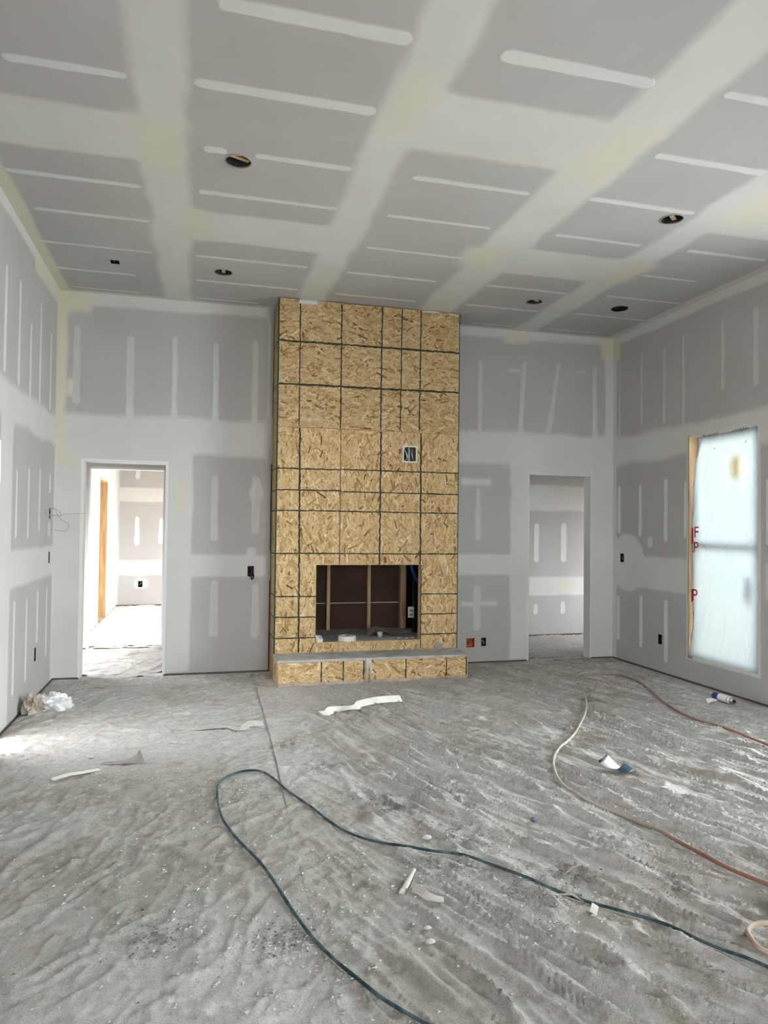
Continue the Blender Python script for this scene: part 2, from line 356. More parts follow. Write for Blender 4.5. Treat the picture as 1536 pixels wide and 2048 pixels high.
def build_strips(fr, rows, parent, w, m, feather):
    for q in rows:
        u0, v0, u1, v1 = q[:4]; ww = q[4] if len(q) > 4 else w
        if abs(u1-u0) > abs(v1-v0):
            v = (v0+v1)/2; strip(fr, min(u0, u1), max(u0, u1), v-ww/2, v+ww/2, feather, m, 'compound_strip', parent, .9, .0022, .8, taper=random.Random(int(u0*100+v0*1000)).uniform(-.1, .35))
        else:
            u = (u0+u1)/2; lo, hi = min(v0, v1), max(v0, v1)
            strip(fr, u-ww/2, u+ww/2, lo, hi, feather, m, 'compound_strip', parent, .9, .0022, .8, taper=random.Random(int(u0*100+v0*1000)).uniform(0, .3), skew=(u0-u1)/(hi-lo) if abs(u1-u0) > .02 else 0)
def catmull(P, n=6, closed=False):
    out = []; N = len(P)
    for i in range(N-1):
        p0, p1, p2, p3 = P[max(i-1, 0)], P[i], P[i+1], P[min(i+2, N-1)]
        for k in range(n):
            t = k/n; out.append(tuple(.5*((2*b)+(-a+c)*t+(2*a-5*b+4*c-d)*t*t+(-a+3*b-3*c+d)*t**3) for a, b, c, d in zip(p0, p1, p2, p3)))
    out.append(tuple(P[-1])); return out
def tube(bm, pts, r, seg=8, cap=True):
    pts = [Vector(p) for p in pts]; rings = []
    up = Vector((0, 0, 1)); N = None
    for i, p in enumerate(pts):
        t = (pts[min(i+1, len(pts)-1)]-pts[max(i-1, 0)]).normalized()
        if N is None: N = t.cross(up if abs(t.z) < .9 else Vector((1, 0, 0))).normalized()
        N = (N-t*N.dot(t)).normalized(); B = t.cross(N)
        rr = r[i] if isinstance(r, (list, tuple)) else r
        rings.append([bm.verts.new(p+(N*math.cos(2*PI*k/seg)+B*math.sin(2*PI*k/seg))*rr) for k in range(seg)])
    for a, b in zip(rings, rings[1:]):
        for k in range(seg): bm.faces.new([a[k], a[(k+1) % seg], b[(k+1) % seg], b[k]])
    if cap: bm.faces.new(rings[0][::-1]); bm.faces.new(rings[-1])
def tube_obj(name, pts, r, m, parent=None, seg=8):
    bm = bmesh.new(); tube(bm, pts, r, seg); return from_bm(name, bm, m, parent, True)
def lathe(bm, prof, mat4, seg=28, close=False):
    rings = [[bm.verts.new(mat4 @ Vector((r*math.cos(2*PI*k/seg), r*math.sin(2*PI*k/seg), z))) for k in range(seg)] for r, z in prof]
    for a, b in zip(rings, rings[1:]):
        for k in range(seg): bm.faces.new([a[k], a[(k+1) % seg], b[(k+1) % seg], b[k]])
    if close: bm.faces.new(rings[0][::-1]); bm.faces.new(rings[-1])

# ------------------------------------------------------------------ the setting: shell
bar('floor', (-3.2, YN-.3, -.12), (7.2, 14.5, 0), 'ply').__setitem__('kind', 'structure')
tag(bar('ground', (-40, -40, -.5), (45, 55, -.4), 'soil'), kind='structure')
DOOR_L = (-1.10, -.305, -.01, 2.158); DOOR_R = (3.71, 4.525, -.01, 2.172)
BOX_B = [(.515, .58, 1.0, 1.11), (2.955, 3.055, .185, .29), (3.135, 3.195, .195, .29)]
BOX_R = [(7.30, 7.375, 1.155, 1.255), (6.60, 6.665, .31, .415)]
BOX_L = [(7.225, 7.29, 1.575, 1.675), (7.23, 7.295, 1.155, 1.265), (6.72, 6.79, .33, .45)]
CANS = [(.214, 4.531, .082), (.192, 6.566, .082), (3.357, 4.493, .082), (3.262, 6.517, .082), (4.206, 6.471, .082)]
SQ = (-.775, -.70, 6.545, 6.63)
FIREB = (.80, 2.64, -.01, 1.25)
hb = [DOOR_L, DOOR_R, *BOX_B, FIREB]
wb = tag(slab('wall_back', 'back', XL-.15, XR+.15, 0, H+.15, .0135, .13, 'frame_dark', hb), kind='structure')
wl = tag(slab('wall_left', 'left', YN-.15, YB+.14, 0, H+.15, .0135, .14, 'frame_dark', [PATIO, *BOX_L]), kind='structure')
wr = tag(slab('wall_right', 'right', YN-.15, YB+.14, 0, H+.15, .0135, .16, 'frame_dark', [WIN1, WIN2, FILLWIN3, *BOX_R]), kind='structure')
ce = tag(slab('ceiling', 'ceil', XL-.15, XR+.15, YN-.15, YB+.14, .0135, .12, 'frame_dark', [SQ], [(c[0], c[1], c[2]) for c in CANS]), kind='structure')
FR['near'] = lambda u, v, d: (u, YN-d, v)
wn = tag(slab('wall_near', 'near', XL-.15, XR+.15, 0, H+.15, 0, .15, 'board', [NEAR_FILLWIN]), kind='structure')
# drywall sheets, hung with a small gap at the floor and at each joint
Z1, Z2 = 1.12, 2.44; G = .0015; ZB = .022
def sheets(fr, cells, parent, holes=(), circles=()):
    for (a, b, c, d) in cells: slab('drywall_sheet', fr, a+G, b-G, c+G, d-G, 0, .0125, 'board', holes, circles, parent)
for rng in ((XL, -.31), (-.31, .742)): sheets('back', [(*rng, ZB, Z1), (*rng, Z1, Z2)], wb, hb)
sheets('back', [(XL, .742, Z2, H-.002), (2.698, XR, Z2, H-.002)], wb, hb)
for rng in ((2.698, 3.71), (3.71, XR)): sheets('back', [(*rng, ZB, Z1), (*rng, Z1, Z2)], wb, hb)
for rng in ((YN, 1.0), (1.0, 3.4), (3.4, 5.5), (5.5, YB)):
    sheets('left', [(*rng, ZB, Z1), (*rng, Z1, Z2), (*rng, Z2, H-.002)], wl, [PATIO, *BOX_L])
for rng in ((YN, 0), (0, 2.45), (2.45, 4.9), (4.9, YB)):
    sheets('right', [(*rng, ZB, Z1), (*rng, Z1, Z2), (*rng, Z2, H-.002)], wr, [WIN1, WIN2, FILLWIN3, *BOX_R])
BX = [XL, -.225, 1.085, 2.41, 3.63, XR]
BUTT = [4.43, 5.60, 3.80, 5.58, 4.32]
for i in range(5):
    ys = [YN, BUTT[i]-3.6, BUTT[i], YB]
    for a, b in zip(ys, ys[1:]): sheets('ceil', [(BX[i], BX[i+1], a, b)], ce, [SQ], CANS)
# ceiling compound
for k, (a, b) in enumerate(((-.43, -.03), (.88, 1.28), (2.16, 2.66), (3.42, 3.82))):
    mud('ceil', a, b, YN+.1, 7.62, .10, 'mud', parent=ce, rnd=.1)
for (a, b, c, d) in ((XL-.1, -.30, 4.13, 4.73), (-.15, 1.0, 5.29, 5.92), (1.15, 2.35, 3.47, 4.12), (2.5, 3.6, 5.25, 5.90), (3.7, 5.0, 3.98, 4.66)):
    mud('ceil', a, b, c, d, .07, 'mud', parent=ce, rnd=.1)
for (a, b, c, d) in ((-.52, .02, 4.05, 4.95), (-.25, .15, 5.2, 6.0), (.85, 1.3, 3.3, 4.15), (2.15, 2.7, 3.4, 4.3), (2.0, 2.6, 5.25, 5.95), (3.42, 3.95, 5.2, 5.9), (3.55, 4.2, 3.8, 4.6), (1.3, 2.3, 3.95, 4.15)):
    mud('ceil', a, b, c, d, .22, 'mudy', 'compound_patch', ce, .5)
CE_STRIPS = [(-.98,3.84,-.38,3.81,.09),(-1.26,5.06,-.40,5.06,.08),(-1.20,5.62,-.38,5.63),(-1.32,6.31,-.40,6.22,.06),(-1.29,6.89,-.57,6.87,.07),(-1.23,7.40,-.57,7.38,.05),
 (.04,3.17,.95,3.17,.11),(-.06,3.80,.93,3.76,.10),(-.01,4.45,.15,4.42,.10),(.30,4.44,.93,4.43,.08),(-.04,5.03,.95,5.01,.08),(-.06,6.24,.92,6.22,.07),(-.06,6.86,.92,6.84,.07),(-.06,7.40,.59,7.38,.06),
 (1.38,3.15,2.25,3.15,.12),(1.32,4.43,2.18,4.42,.08),(1.31,5.02,2.15,5.02),(1.30,5.66,2.17,5.63,.06),(1.26,6.26,2.14,6.24,.07),(1.27,6.85,2.12,6.87,.07),
 (2.64,3.12,3.3,3.12,.08),(2.67,3.76,3.50,3.74,.08),(2.60,4.39,3.46,4.35,.08),(2.66,4.99,3.45,4.98),(2.60,6.23,3.46,6.18,.07),(2.62,6.82,3.46,6.79),(2.93,7.40,3.44,7.39,.05),
 (3.85,4.98,4.64,4.95,.07),(3.85,5.57,4.43,5.56,.06),(3.85,6.17,4.70,6.14,.06),(3.85,6.79,4.72,6.73,.06),(3.85,7.40,4.53,7.32,.05)]
strips('ceil', CE_STRIPS, ce)
strips('ceil', [(x0, y, x1, y, .08) for y in (2.54, 1.93, 1.32, .7) for (x0, x1) in ((-1.2, -.5), (0, .85), (1.35, 2.1), (2.7, 3.4), (3.9, 4.7))], ce)
mud('ceil', XL-.05, XL+.13, YN, YB+.1, .05, 'mudy', parent=ce, rnd=.1); mud('ceil', XR-.13, XR+.05, YN, YB+.1, .05, 'mud', parent=ce, rnd=.1)
mud('ceil', XL, XR, YB-.09, YB+.1, .05, 'mud', parent=ce, rnd=.1)
# far wall compound
for q in ((XL-.1, .74, 2.2, 2.68, .09), (XL-.1, -1.06, 0, 2.3, .02), (-.33, -.02, 0, 2.35, .05), (-.1, .74, .97, 1.26, .05), (XL-.1, .74, 3.67, 3.93, .07),
          (2.70, XR+.1, 2.22, 2.70, .09), (3.45, 3.75, 0, 2.4, .06), (4.50, XR+.1, 0, 2.4, .04), (2.70, 3.6, .97, 1.27, .05), (2.70, XR+.1, 3.69, 3.93, .07), (4.68, XR+.1, 2.2, 3.9, .05),
          (-1.2, -.2, 2.05, 2.45, .05), (3.6, 4.65, 2.05, 2.45, .05), (.67, .742, 2.2, 3.8, .04), (2.70, 2.76, .9, 3.8, .03)):
    mud('back', *q[:4], q[4], 'mud', parent=wb, rnd=.08)
mud('back', XL-.1, -1.24, 2.1, 3.9, .05, 'mudy', parent=wb, rnd=.1)
mud('back', XL-.1, -1.0, 3.58, 3.95, .10, 'mudy', 'compound_patch', wb); mud('back', -1.3, -1.12, 2.75, 3.0, .07, 'mudy', 'compound_patch', wb, .9)
mud('back', 4.6, XR+.1, 3.5, 3.95, .10, 'mudy', 'compound_patch', wb); mud('back', 3.35, 3.75, 3.62, 3.95, .1, 'mudy', 'compound_patch', wb)
mud('back', -.24, -.10, 1.6, 2.05, .06, 'mudy', 'compound_patch', wb); mud('back', -1.3, -1.14, 2.05, 2.25, .06, 'mudy', 'compound_patch', wb)
strips('back', [(-1.18,2.70,-1.18,3.50,.10),(-.68,2.55,-.68,3.43,.10),(-.25,2.58,-.25,3.47,.085),(.16,2.55,.16,3.44,.085),(.565,2.5,.565,3.48,.09),
 (3.10,2.60,3.10,3.46,.075),(3.65,2.60,3.60,3.49,.085),(4.09,2.64,3.96,3.50,.085),(4.57,2.58,4.56,3.5,.09)], wb, .085, 'mud', .022)
strips('back', [(3.42,3.36,3.62,3.37,.09),(4.30,3.40,4.45,3.41,.07)], wb, .08, 'mud', .03)
strips('back', [(.17,1.35,.17,2.06,.11),(.59,1.43,.59,2.06,.12),(.18,.37,.18,.98,.13),(.60,.34,.60,.94,.11),(3.085,1.38,3.085,2.0,.10),(3.08,.36,3.08,.90,.12)], wb, .1, 'mud', .025)
mud('back', 2.84, 3.28, 1.98, 2.14, .06, 'mud', 'compound_patch', wb, .9); mud('back', 2.85, 3.36, .61, .74, .06, 'mud', 'compound_patch', wb, .6)
mud('back', .50, .68, 1.78, 1.98, .05, 'mudw', 'compound_patch', wb, .9); mud('back', .48, .62, 1.18, 1.33, .05, 'mud', 'compound_patch', wb, .9)
# right wall compound
for q in ((YN, YB+.1, 2.24, 2.68, .10), (6.1, YB+.1, .86, 1.28, .06), (YN, YB+.1, 3.7, 3.93, .05), (7.44, YB+.1, 0, 3.9, .03), (YN, 5.2, .90, 1.28, .06), (4.7, 5.05, 0, 2.3, .06)):
    mud('right', *q[:4], q[4], 'mud', parent=wr, rnd=.08)
mud('right', 6.88, 7.6, .78, 1.53, .06, 'mud', 'compound_patch', wr, 1.0); mud('right', 6.74, 6.88, 1.32, 1.48, .03, 'mudw', 'compound_patch', wr, .9)
mud('right', 7.36, YB+.1, 3.5, 3.95, .08, 'mudy', 'compound_patch', wr); mud('right', 5.4, 6.0, 2.5, 2.62, .05, 'mud', 'compound_patch', wr, .9)
strips('right', [(7.40,2.59,7.40,3.52,.06),(6.97,2.70,6.97,3.54,.075),(6.57,2.66,6.57,3.50,.075),(6.26,2.62,6.26,3.56,.075),(5.695,2.86,5.695,3.57,.075),(5.28,2.82,5.28,3.56,.085),(4.8,2.7,4.8,3.5,.08),(4.4,2.7,4.4,3.5,.08)], wr, .075, 'mud', .02)
strips('right', [(7.40,1.48,7.40,2.06,.085),(6.99,1.45,6.99,2.05,.085),(6.54,1.40,6.54,2.09,.085),(6.23,1.44,6.23,2.05,.06),(7.41,.23,7.41,.77,.085),(6.97,.21,6.97,.81,.09),(6.535,.12,6.535,.81,.09),(5.15,1.4,5.15,2.0,.05)], wr, .08, 'mudw', .02)
# left wall compound
for q in ((YN, YB+.1, 2.23, 2.62, .09), (5.3, YB+.1, 1.0, 1.36, .06), (5.45, 5.86, 0, 2.4, .05), (7.40, YB+.1, 0, 2.3, .03), (YN, YB+.1, 3.70, 3.93, .05)):
    mud('left', *q[:4], q[4], 'mud', parent=wl, rnd=.08)
mud('left', 6.4, YB+.1, 3.62, 3.95, .06, 'mudy', 'compound_patch', wl); mud('left', 7.40, YB+.1, 2.3, 3.9, .03, 'mudy', parent=wl)
strips('left', [(5.54,2.59,5.54,3.38,.09),(5.95,2.57,5.95,3.40,.09),(6.34,2.54,6.34,3.18,.075),(6.70,2.56,6.70,3.46,.085),(7.15,2.57,7.15,3.31,.085),(5.1,2.5,5.1,3.4,.08)], wl, .085, 'mudw', .02)
strips('left', [(5.97,1.40,5.97,1.95,.085),(6.37,1.39,6.37,1.99,.085),(6.79,1.45,6.79,2.02,.085),(7.23,1.8,7.23,2.0,.10),(7.23,1.40,7.23,1.56,.12),(5.98,.20,5.98,.94,.085),(6.39,.22,6.39,.92,.085),(6.80,.47,6.80,.95,.085),(7.19,.28,7.19,.95,.09)], wl, .085, 'mudw', .02)

# door openings: drywall returns with corner bead
def door(name, D, jambs=True):
    x0, x1, _, z1 = D; y0, y1 = YB, YB+.13
    bm = bmesh.new(); t = .012
    box(bm, (x0-.001, y0+.001, 0), (x0+t, y1+.012, z1)); box(bm, (x1-t, y0+.001, 0), (x1+.001, y1+.012, z1)); box(bm, (x0+t, y0+.001, z1-t), (x1-t, y1+.012, z1+.001))
    o = tag(from_bm(name, bm, 'mudsolid'), kind='structure')
    for a, b in (((x0-.018, y0-.003, .02), (x0+.013, y0+.0005, z1+.018)), ((x1-.013, y0-.003, .02), (x1+.014, y0+.0005, z1+.018)), ((x0+.013, y0-.003, z1-.013), (x1-.013, y0+.0005, z1+.018))):
        bar('corner_bead', a, b, 'bead' if a[0] < 0 else 'mudsolid', o, .001)
M['mudsolid'] = mat('joint_compound_solid', (.62, .61, .585), .85, (.66, .655, .63), 2.2, 4)
door('door_1', DOOR_L); door('door_2', DOOR_R)

# hall beyond, and the bright room past it
HC = 2.75
OPN = (-1.285, -.395, -.01, 2.235)
hw = tag(slab('wall_hall', 'hall', -2.2, 7.0, 0, HC+.1, .0135, .12, 'frame_dark', [OPN]), kind='structure')
for a, b in ((-2.2, -.4), (-.4, 2.6), (2.6, 7.0)):
    sheets('hall', [(a, b, ZB, .82), (a, b, .82, 2.0), (a, b, 2.0, HC)], hw, [OPN])
for q in ((2.0, 7.0, .55, .88, .05), (2.0, 7.0, 1.76, 2.2, .07)): mud('hall', *q[:4], q[4], 'mud', parent=hw)
mud('hall', 4.6, 4.9, .6, .85, .1, 'mudy', 'compound_patch', hw); mud('hall', 5.0, 5.3, .6, .85, .1, 'mudy', 'compound_patch', hw)
strips('hall', [(4.71,1.05,4.71,1.62,.10),(5.14,1.05,5.14,1.63,.11),(4.7,.3,4.7,.47,.09),(5.13,.3,5.13,.5,.10),(5.55,1.1,5.55,1.6,.1),(4.25,1.05,4.25,1.6,.1)], hw, .1, 'mudw')
bm = bmesh.new(); box(bm, (OPN[0]-.0, 9.3, 0), (OPN[0]+.02, 9.43, 2.23)); box(bm, (OPN[1]-.02, 9.3, 0), (OPN[1], 9.43, 2.23)); box(bm, (OPN[0]+.02, 9.3, 2.21), (OPN[1]-.02, 9.43, 2.235))
tag(from_bm('door_3', bm, 'mudsolid'), kind='structure')
tag(bar('ceiling_hall', (-2.2, YB+.13, HC), (7.0, 9.45, HC+.1), 'board'), kind='structure')
FR['hallend'] = lambda u, v, d: (-2.2-d, u, v)
tag(slab('wall_hall_end', 'hallend', YB, 9.45, 0, HC+.1, 0, .1, 'board', [(7.8, 9.0, .1, 1.5)]), kind='structure')  # the opening is out of view, added to brighten the passage
portal('hall_fill_daylight', (-2.42, 8.4, .8), (0, -PI/2, 0), 1.4, 1.2)
tag(bar('wall_hall_end', (7.0, YB, 0), (7.1, 9.45, HC+.1), 'board'), kind='structure')
tag(bar('wall_hall_front', (-2.2, YB+.02, 0), (XL-.16, YB+.12, HC+.1), 'board'), kind='structure')
HALL_FILLWIN = (5.8, 6.4, .4, 1.9)  # unseen opening, added and sized to light the right end of the hall
FR['hallfront'] = lambda u, v, d: (u, YB+.02+d, v)
tag(slab('wall_hall_front', 'hallfront', XR+.17, 7.0, 0, HC+.1, 0, .1, 'board', [HALL_FILLWIN]), kind='structure')
portal('hall_fill_daylight', (6.1, YB-.1, 1.15), (-PI/2, 0, 0), .6, 1.5)
# far room
RDOOR = (11.62, 12.62, -.01, 2.265)
fb = tag(slab('wall_far_back', 'farback', -1.6, 1.7, 0, HC+.1, .0135, .12, 'frame_dark', [(-1.06, -.98, .355, .47)]), kind='structure')
for z in ((ZB, .72), (.72, 2.12), (2.12, HC)): sheets('farback', [(-1.6, 1.7, *z)], fb, [(-1.06, -.98, .355, .47)])
for q in ((-1.5, 1.7, .55, .9, .05), (-1.5, 1.7, 1.93, 2.26, .05), (-1.5, -1.40, 0, 2.8, .03), (-1.5, 1.7, 2.62, 2.85, .05)): mud('farback', *q[:4], q[4], 'mudw', parent=fb)
strips('farback', [(-1.10,1.12,-1.10,1.70,.13),(-.66,1.15,-.66,1.68,.13),(-1.1,2.38,-1.1,2.6,.13),(-.2,1.15,-.2,1.7,.13)], fb, .13, 'mudw', .03)
mud('farback', -1.16, -.86, .30, .55, .08, 'mudw', 'compound_patch', fb, .9)
fl = tag(slab('wall_far_left', 'farleft', 9.42, 14.3, 0, HC+.1, .0, .13, 'mudsolid', [RDOOR]), kind='structure')
FR['farright'] = lambda u, v, d: (1.45+d, u, v)
tag(slab('wall_far_right', 'farright', 9.42, 14.3, 0, HC+.1, 0, .12, 'board', [FARWIN]), kind='structure')
tag(bar('ceiling_far', (-1.6, 9.42, HC), (1.6, 14.3, HC+.1), 'mudsolid'), kind='structure')
CUT.update({'back': hb, 'left': [PATIO, *BOX_L], 'right': [WIN1, WIN2, FILLWIN3, *BOX_R], 'ceil': [SQ]+[(c[0]-.075, c[0]+.075, c[1]-.075, c[1]+.075) for c in CANS], 'hall': [OPN], 'farback': [(-1.06, -.98, .355, .47)], 'farleft': [RDOOR]})
build_bands()
for q in STR: build_strips(*q)
# rough door framing in the far room's left wall
rf = empty('door_framing', (-1.5, 12.62, 0), 'raw brown wooden door framing in the wall of the bright far room', 'door frame')
inv(rf, bar('jamb_stud', (-1.585, 12.578, 0), (-1.448, 12.618, 2.262), 'lumber', None, .002)); inv(rf, bar('jamb_stud', (-1.585, 11.622, 0), (-1.448, 11.66, 2.262), 'lumber', None, .002))
inv(rf, bar('head_stud', (-1.585, 11.66, 2.222), (-1.448, 12.578, 2.262), 'lumber', None, .002))
inv(rf, bar('sheathing_panel', (-1.64, 11.55, 0), (-1.60, 12.7, 2.35), 'osbbase'))

# ------------------------------------------------------------------ wrinkled drop cloths
def ridge(x, y, ang, lu, lv, k, sharp=2.2):
    c, s = math.cos(ang), math.sin(ang)
    wx = x+.22*(fbm(x*1.1, y*1.1, k+5)-.5); wy = y+.22*(fbm(x*1.1+9, y*1.1+4, k+6)-.5)
    u, v = (wx*c+wy*s)/lu, (-wx*s+wy*c)/lv
    n = fbm(u, v, k, 2)
    return np.clip(1-np.abs(n-.5)*5.0, 0, 1)**sharp
FOLDS = [([(.584,6.424),(.772,5.939),(.933,5.516),(1.017,5.041),(1.218,4.534),(1.287,4.096),(1.358,3.769),(1.433,3.437),(1.504,3.228)], .024, .038),
 ([(1.003,5.358),(1.184,4.813),(1.314,4.512),(1.400,4.248),(1.465,3.890)], .018, .028),
 ([(1.407,2.417),(1.431,2.308),(1.452,2.156),(1.471,2.035),(1.514,1.907)], .020, .026),
 ([(1.532,3.176),(1.718,3.078),(1.825,2.948),(1.943,2.751),(1.973,2.612),(2.035,2.475),(2.097,2.330)], .018, .025),
 ([(2.251,4.199),(2.252,3.918),(2.247,3.631),(2.321,3.360),(2.388,2.975),(2.478,2.647)], .016, .025),
 ([(3.274,5.078),(3.247,4.411),(3.194,3.887),(3.226,3.444)], .016, .035), ([(.705,4.864),(.973,4.489),(1.073,4.102),(1.261,3.821)], .010, .022),
 ([(.871,4.149),(.901,3.760),(.880,3.504)], .014, .025), ([(-.478,6.844),(-.279,6.335),(-.166,5.981)], .014, .03),
 ([(-.527,3.608),(-.307,3.610),(-.097,3.480),(.080,3.264),(.245,3.133)], .012, .03), ([(-.801,3.427),(-.673,3.696),(-.635,3.859)], .010, .03),
 ([(-.584,2.535),(-.514,2.622),(-.311,2.746),(-.085,2.660),(.151,2.515)], .010, .025)]
def height(x, y, detail=1.0):
    x, y = np.asarray(x, float), np.asarray(y, float)
    right = np.clip((x-.35-.35*(y-4)/3)/.9, 0, 1); right = right*right*(3-2*right)
    A = ridge(x, y, math.radians(-70), 1.1, .100, 0, 3.2)*.031 + ridge(x, y, math.radians(-63), .8, .060, 3, 2.8)*.020 + ridge(x, y, math.radians(-76), .5, .05, 7)*.008
    B = ridge(x, y, math.radians(50), .34, .16, 1)*.009 + ridge(x, y, math.radians(8), .28, .11, 4)*.010 + ridge(x, y, math.radians(75), .20, .075, 8)*.007
    env = .55+.9*fbm(x*.8+3, y*.8, 2)
    h = (A*right+B*(1-right))*env
    h = h+(fbm(x*14, y*14, 9, 3)-.5)*.011*detail + (fbm(x*2.2, y*2.2, 10, 2)-.5)*.010 + .009
    for P, amp, wd in FOLDS:
        Q = np.array(catmull(P, 5)); d2 = np.full(x.shape, 9.); tt = np.zeros(x.shape)
        bb = (x > Q[:, 0].min()-.2) & (x < Q[:, 0].max()+.2) & (y > Q[:, 1].min()-.2) & (y < Q[:, 1].max()+.2)
        if not bb.any(): continue
        xs, ys = x[bb], y[bb]; dd = np.full(xs.shape, 9.); tb = np.zeros(xs.shape)
        for i in range(len(Q)-1):
            a, b = Q[i], Q[i+1]; e = b-a; t = np.clip(((xs-a[0])*e[0]+(ys-a[1])*e[1])/(e@e), 0, 1)
            r2 = (xs-a[0]-t*e[0])**2+(ys-a[1]-t*e[1])**2; m = r2 < dd; dd[m] = r2[m]; tb[m] = ((i+t)/(len(Q)-1))[m]
        g = np.zeros(x.shape); g[bb] = amp*np.exp(-dd/wd**2)*np.clip(np.minimum(tb, 1-tb)*8, 0, 1)
        h = h+g
    return np.maximum(h, .002)
def hz(x, y): return float(height(np.array([x]), np.array([y]))[0])
DARK = [(.997,3.808,.12),(1.076,3.684,.14),(1.30,3.375,.13),(1.32,3.226,.10),(1.073,3.028,.12),(.356,2.648,.08),(-.142,2.768,.10),(1.45,2.75,.12),(2.0,2.62,.10),(1.6,2.82,.08),(.62,4.95,.10),(.80,4.45,.10),(2.72,4.85,.05),(3.3,4.6,.06)]
def grid_mesh(name, X, Y, Z, m, keep=None, stain=None):
    ny, nx = X.shape; co = np.stack([X, Y, Z], -1).reshape(-1, 3).astype(np.float32)
    idx = np.arange(ny*nx).reshape(ny, nx); q = np.stack([idx[:-1, :-1], idx[:-1, 1:], idx[1:, 1:], idx[1:, :-1]], -1).reshape(-1, 4)
    if keep is not None: q = q[keep.reshape(-1)]
    me = bpy.data.meshes.new(name); me.vertices.add(len(co)); me.vertices.foreach_set('co', co.ravel())
    me.loops.add(q.size); me.loops.foreach_set('vertex_index', q.ravel().astype(np.int32))
    me.polygons.add(len(q)); me.polygons.foreach_set('loop_start', np.arange(0, q.size, 4, dtype=np.int32)); me.polygons.foreach_set('loop_total', np.full(len(q), 4, np.int32))
    me.polygons.foreach_set('use_smooth', np.ones(len(q), bool)); me.update(calc_edges=True)
    if stain is not None:
        at = me.attributes.new('stain', 'FLOAT_COLOR', 'POINT'); c = np.ones((len(co), 4), np.float32); c[:, :3] = stain.reshape(-1, 3); at.data.foreach_set('color', c.ravel())
    return link(name, me, m)
def stain_of(X, Y):
    s = np.ones(X.shape+(3,), np.float32)
    for cx, cy, r in DARK:            # ground-in dirt
        d = np.exp(-(((X-cx)/r)**2+((Y-cy)/(r*.8))**2))*np.clip((fbm(X*30, Y*30, 3, 2)-.42)*5, 0, 1)
        s *= (1-.55*d)[..., None]
    br = np.clip((fbm(X*2.6, Y*2.6, 5, 3)-.50)*4, 0, 1)*np.clip((fbm(X*11, Y*11, 6, 2)-.38)*3, 0, 1)    # brownish stains
    s *= (1-br[..., None]*np.array([.20, .25, .32]))
    return s
SEAM_Y = [0, 3.0, 4.317, 4.641, 5.198, 5.987, 6.833, 7.6]; SEAM_X = [.42, .46, .507, .518, .534, .550, .564, .56]
def cloth(name, left, label):
    ys = np.arange(1.0, YB-.004, .0105); xs_ = np.interp(ys, SEAM_Y, SEAM_X)
    if left: n = int((.56-XL)/.0105); t = np.linspace(0, 1, n); X = (XL+.012)+(xs_[:, None]+.03-(XL+.012))*t[None]
    else: n = int((XR-.5)/.0105); t = np.linspace(0, 1, n); X = xs_[:, None]+(XR-.012-xs_[:, None])*t[None]
    Y = np.repeat(ys[:, None], n, 1); Z = height(X, Y)
    if left: fa = np.clip((Y-3.7)/.6, 0, 1); Z = np.maximum(Z-(.0008+.0014*fa)-.006*fa*np.clip((t[None]-.965)/.035, 0, 1), .0015)
    else: Z = Z+.003*np.clip((Y-3.7)/.6, 0, 1)*np.exp(-((X-xs_[:, None])/.03)**2)
    edge = np.minimum.reduce([X-XL, XR-X, YB-Y]); Z = np.minimum(Z, .007+.14*np.maximum(edge, 0))
    Xc, Yc = (X[:-1, :-1]+X[1:, 1:])/2, (Y[:-1, :-1]+Y[1:, 1:])/2
    keep = ~((Xc > .775) & (Xc < 2.645) & (Yc > 6.752)) & ~((Xc > .775) & (Xc < 2.668) & (Yc > 7.12))
    st = stain_of(X, Y); greyed = np.clip(fbm(X*.9+2, Y*.9+7, 3, 3)*2.2-.65, 0, 1)*np.clip((1.9-X)/1.2, 0, 1)*np.clip((5.6-Y)/1.5, 0, 1)      # cloths get greyer towards the left and the near end
    st *= 1-greyed[..., None]*np.array([.30, .315, .35])
    return tag(grid_mesh(name, X, Y, Z, 'cloth', keep, st), label, 'drop cloth', 'dusty drop cloths')
cloth('drop_cloth', True, 'dusty crumpled drop cloth covering the left side of the floor')
cloth('drop_cloth', False, 'pale drop cloth with long diagonal folds covering the right of the floor')
def cloth_small(x0, x1, y0, y1, step, label, k):
    nx, ny = int((x1-x0)/step), int((y1-y0)/step); X, Y = np.meshgrid(np.linspace(x0, x1, nx), np.linspace(y0, y1, ny))
    Z = np.maximum(.006+ridge(X, Y, .2, .4, .12, k)*.012+ridge(X, Y, 1.2, .3, .1, k+2)*.010+(fbm(X*12, Y*12, 4, 3)-.5)*.008, .003)
    s = np.ones(X.shape+(3,), np.float32)*1.12
    return tag(grid_mesh('drop_cloth', X, Y, Z, 'cloth', None, s), label, 'drop cloth', 'dusty drop cloths')
cloth_small(-1.08, -.32, YB-.03, 7.67, .02, 'drop cloth across the threshold of the left doorway', 1)
cloth_small(-2.15, .75, 7.69, 9.27, .022, 'bright drop cloth on the passage floor just beyond the left doorway', 4)
cloth_small(-1.26, -.42, 9.31, 9.42, .03, 'narrow drop cloth across the threshold of the bright far room', 1)
cloth_small(-1.43, 1.4, 9.44, 14.12, .03, 'white crumpled drop cloth on the floor of the bright far room', 2)
cloth_small(3.73, 4.51, YB-.03, 7.67, .02, 'drop cloth across the threshold of the right doorway', 3)
cloth_small(2.8, 6.9, 7.69, 9.27, .03, 'wrinkled drop cloth on the floor beyond the right doorway', 5)

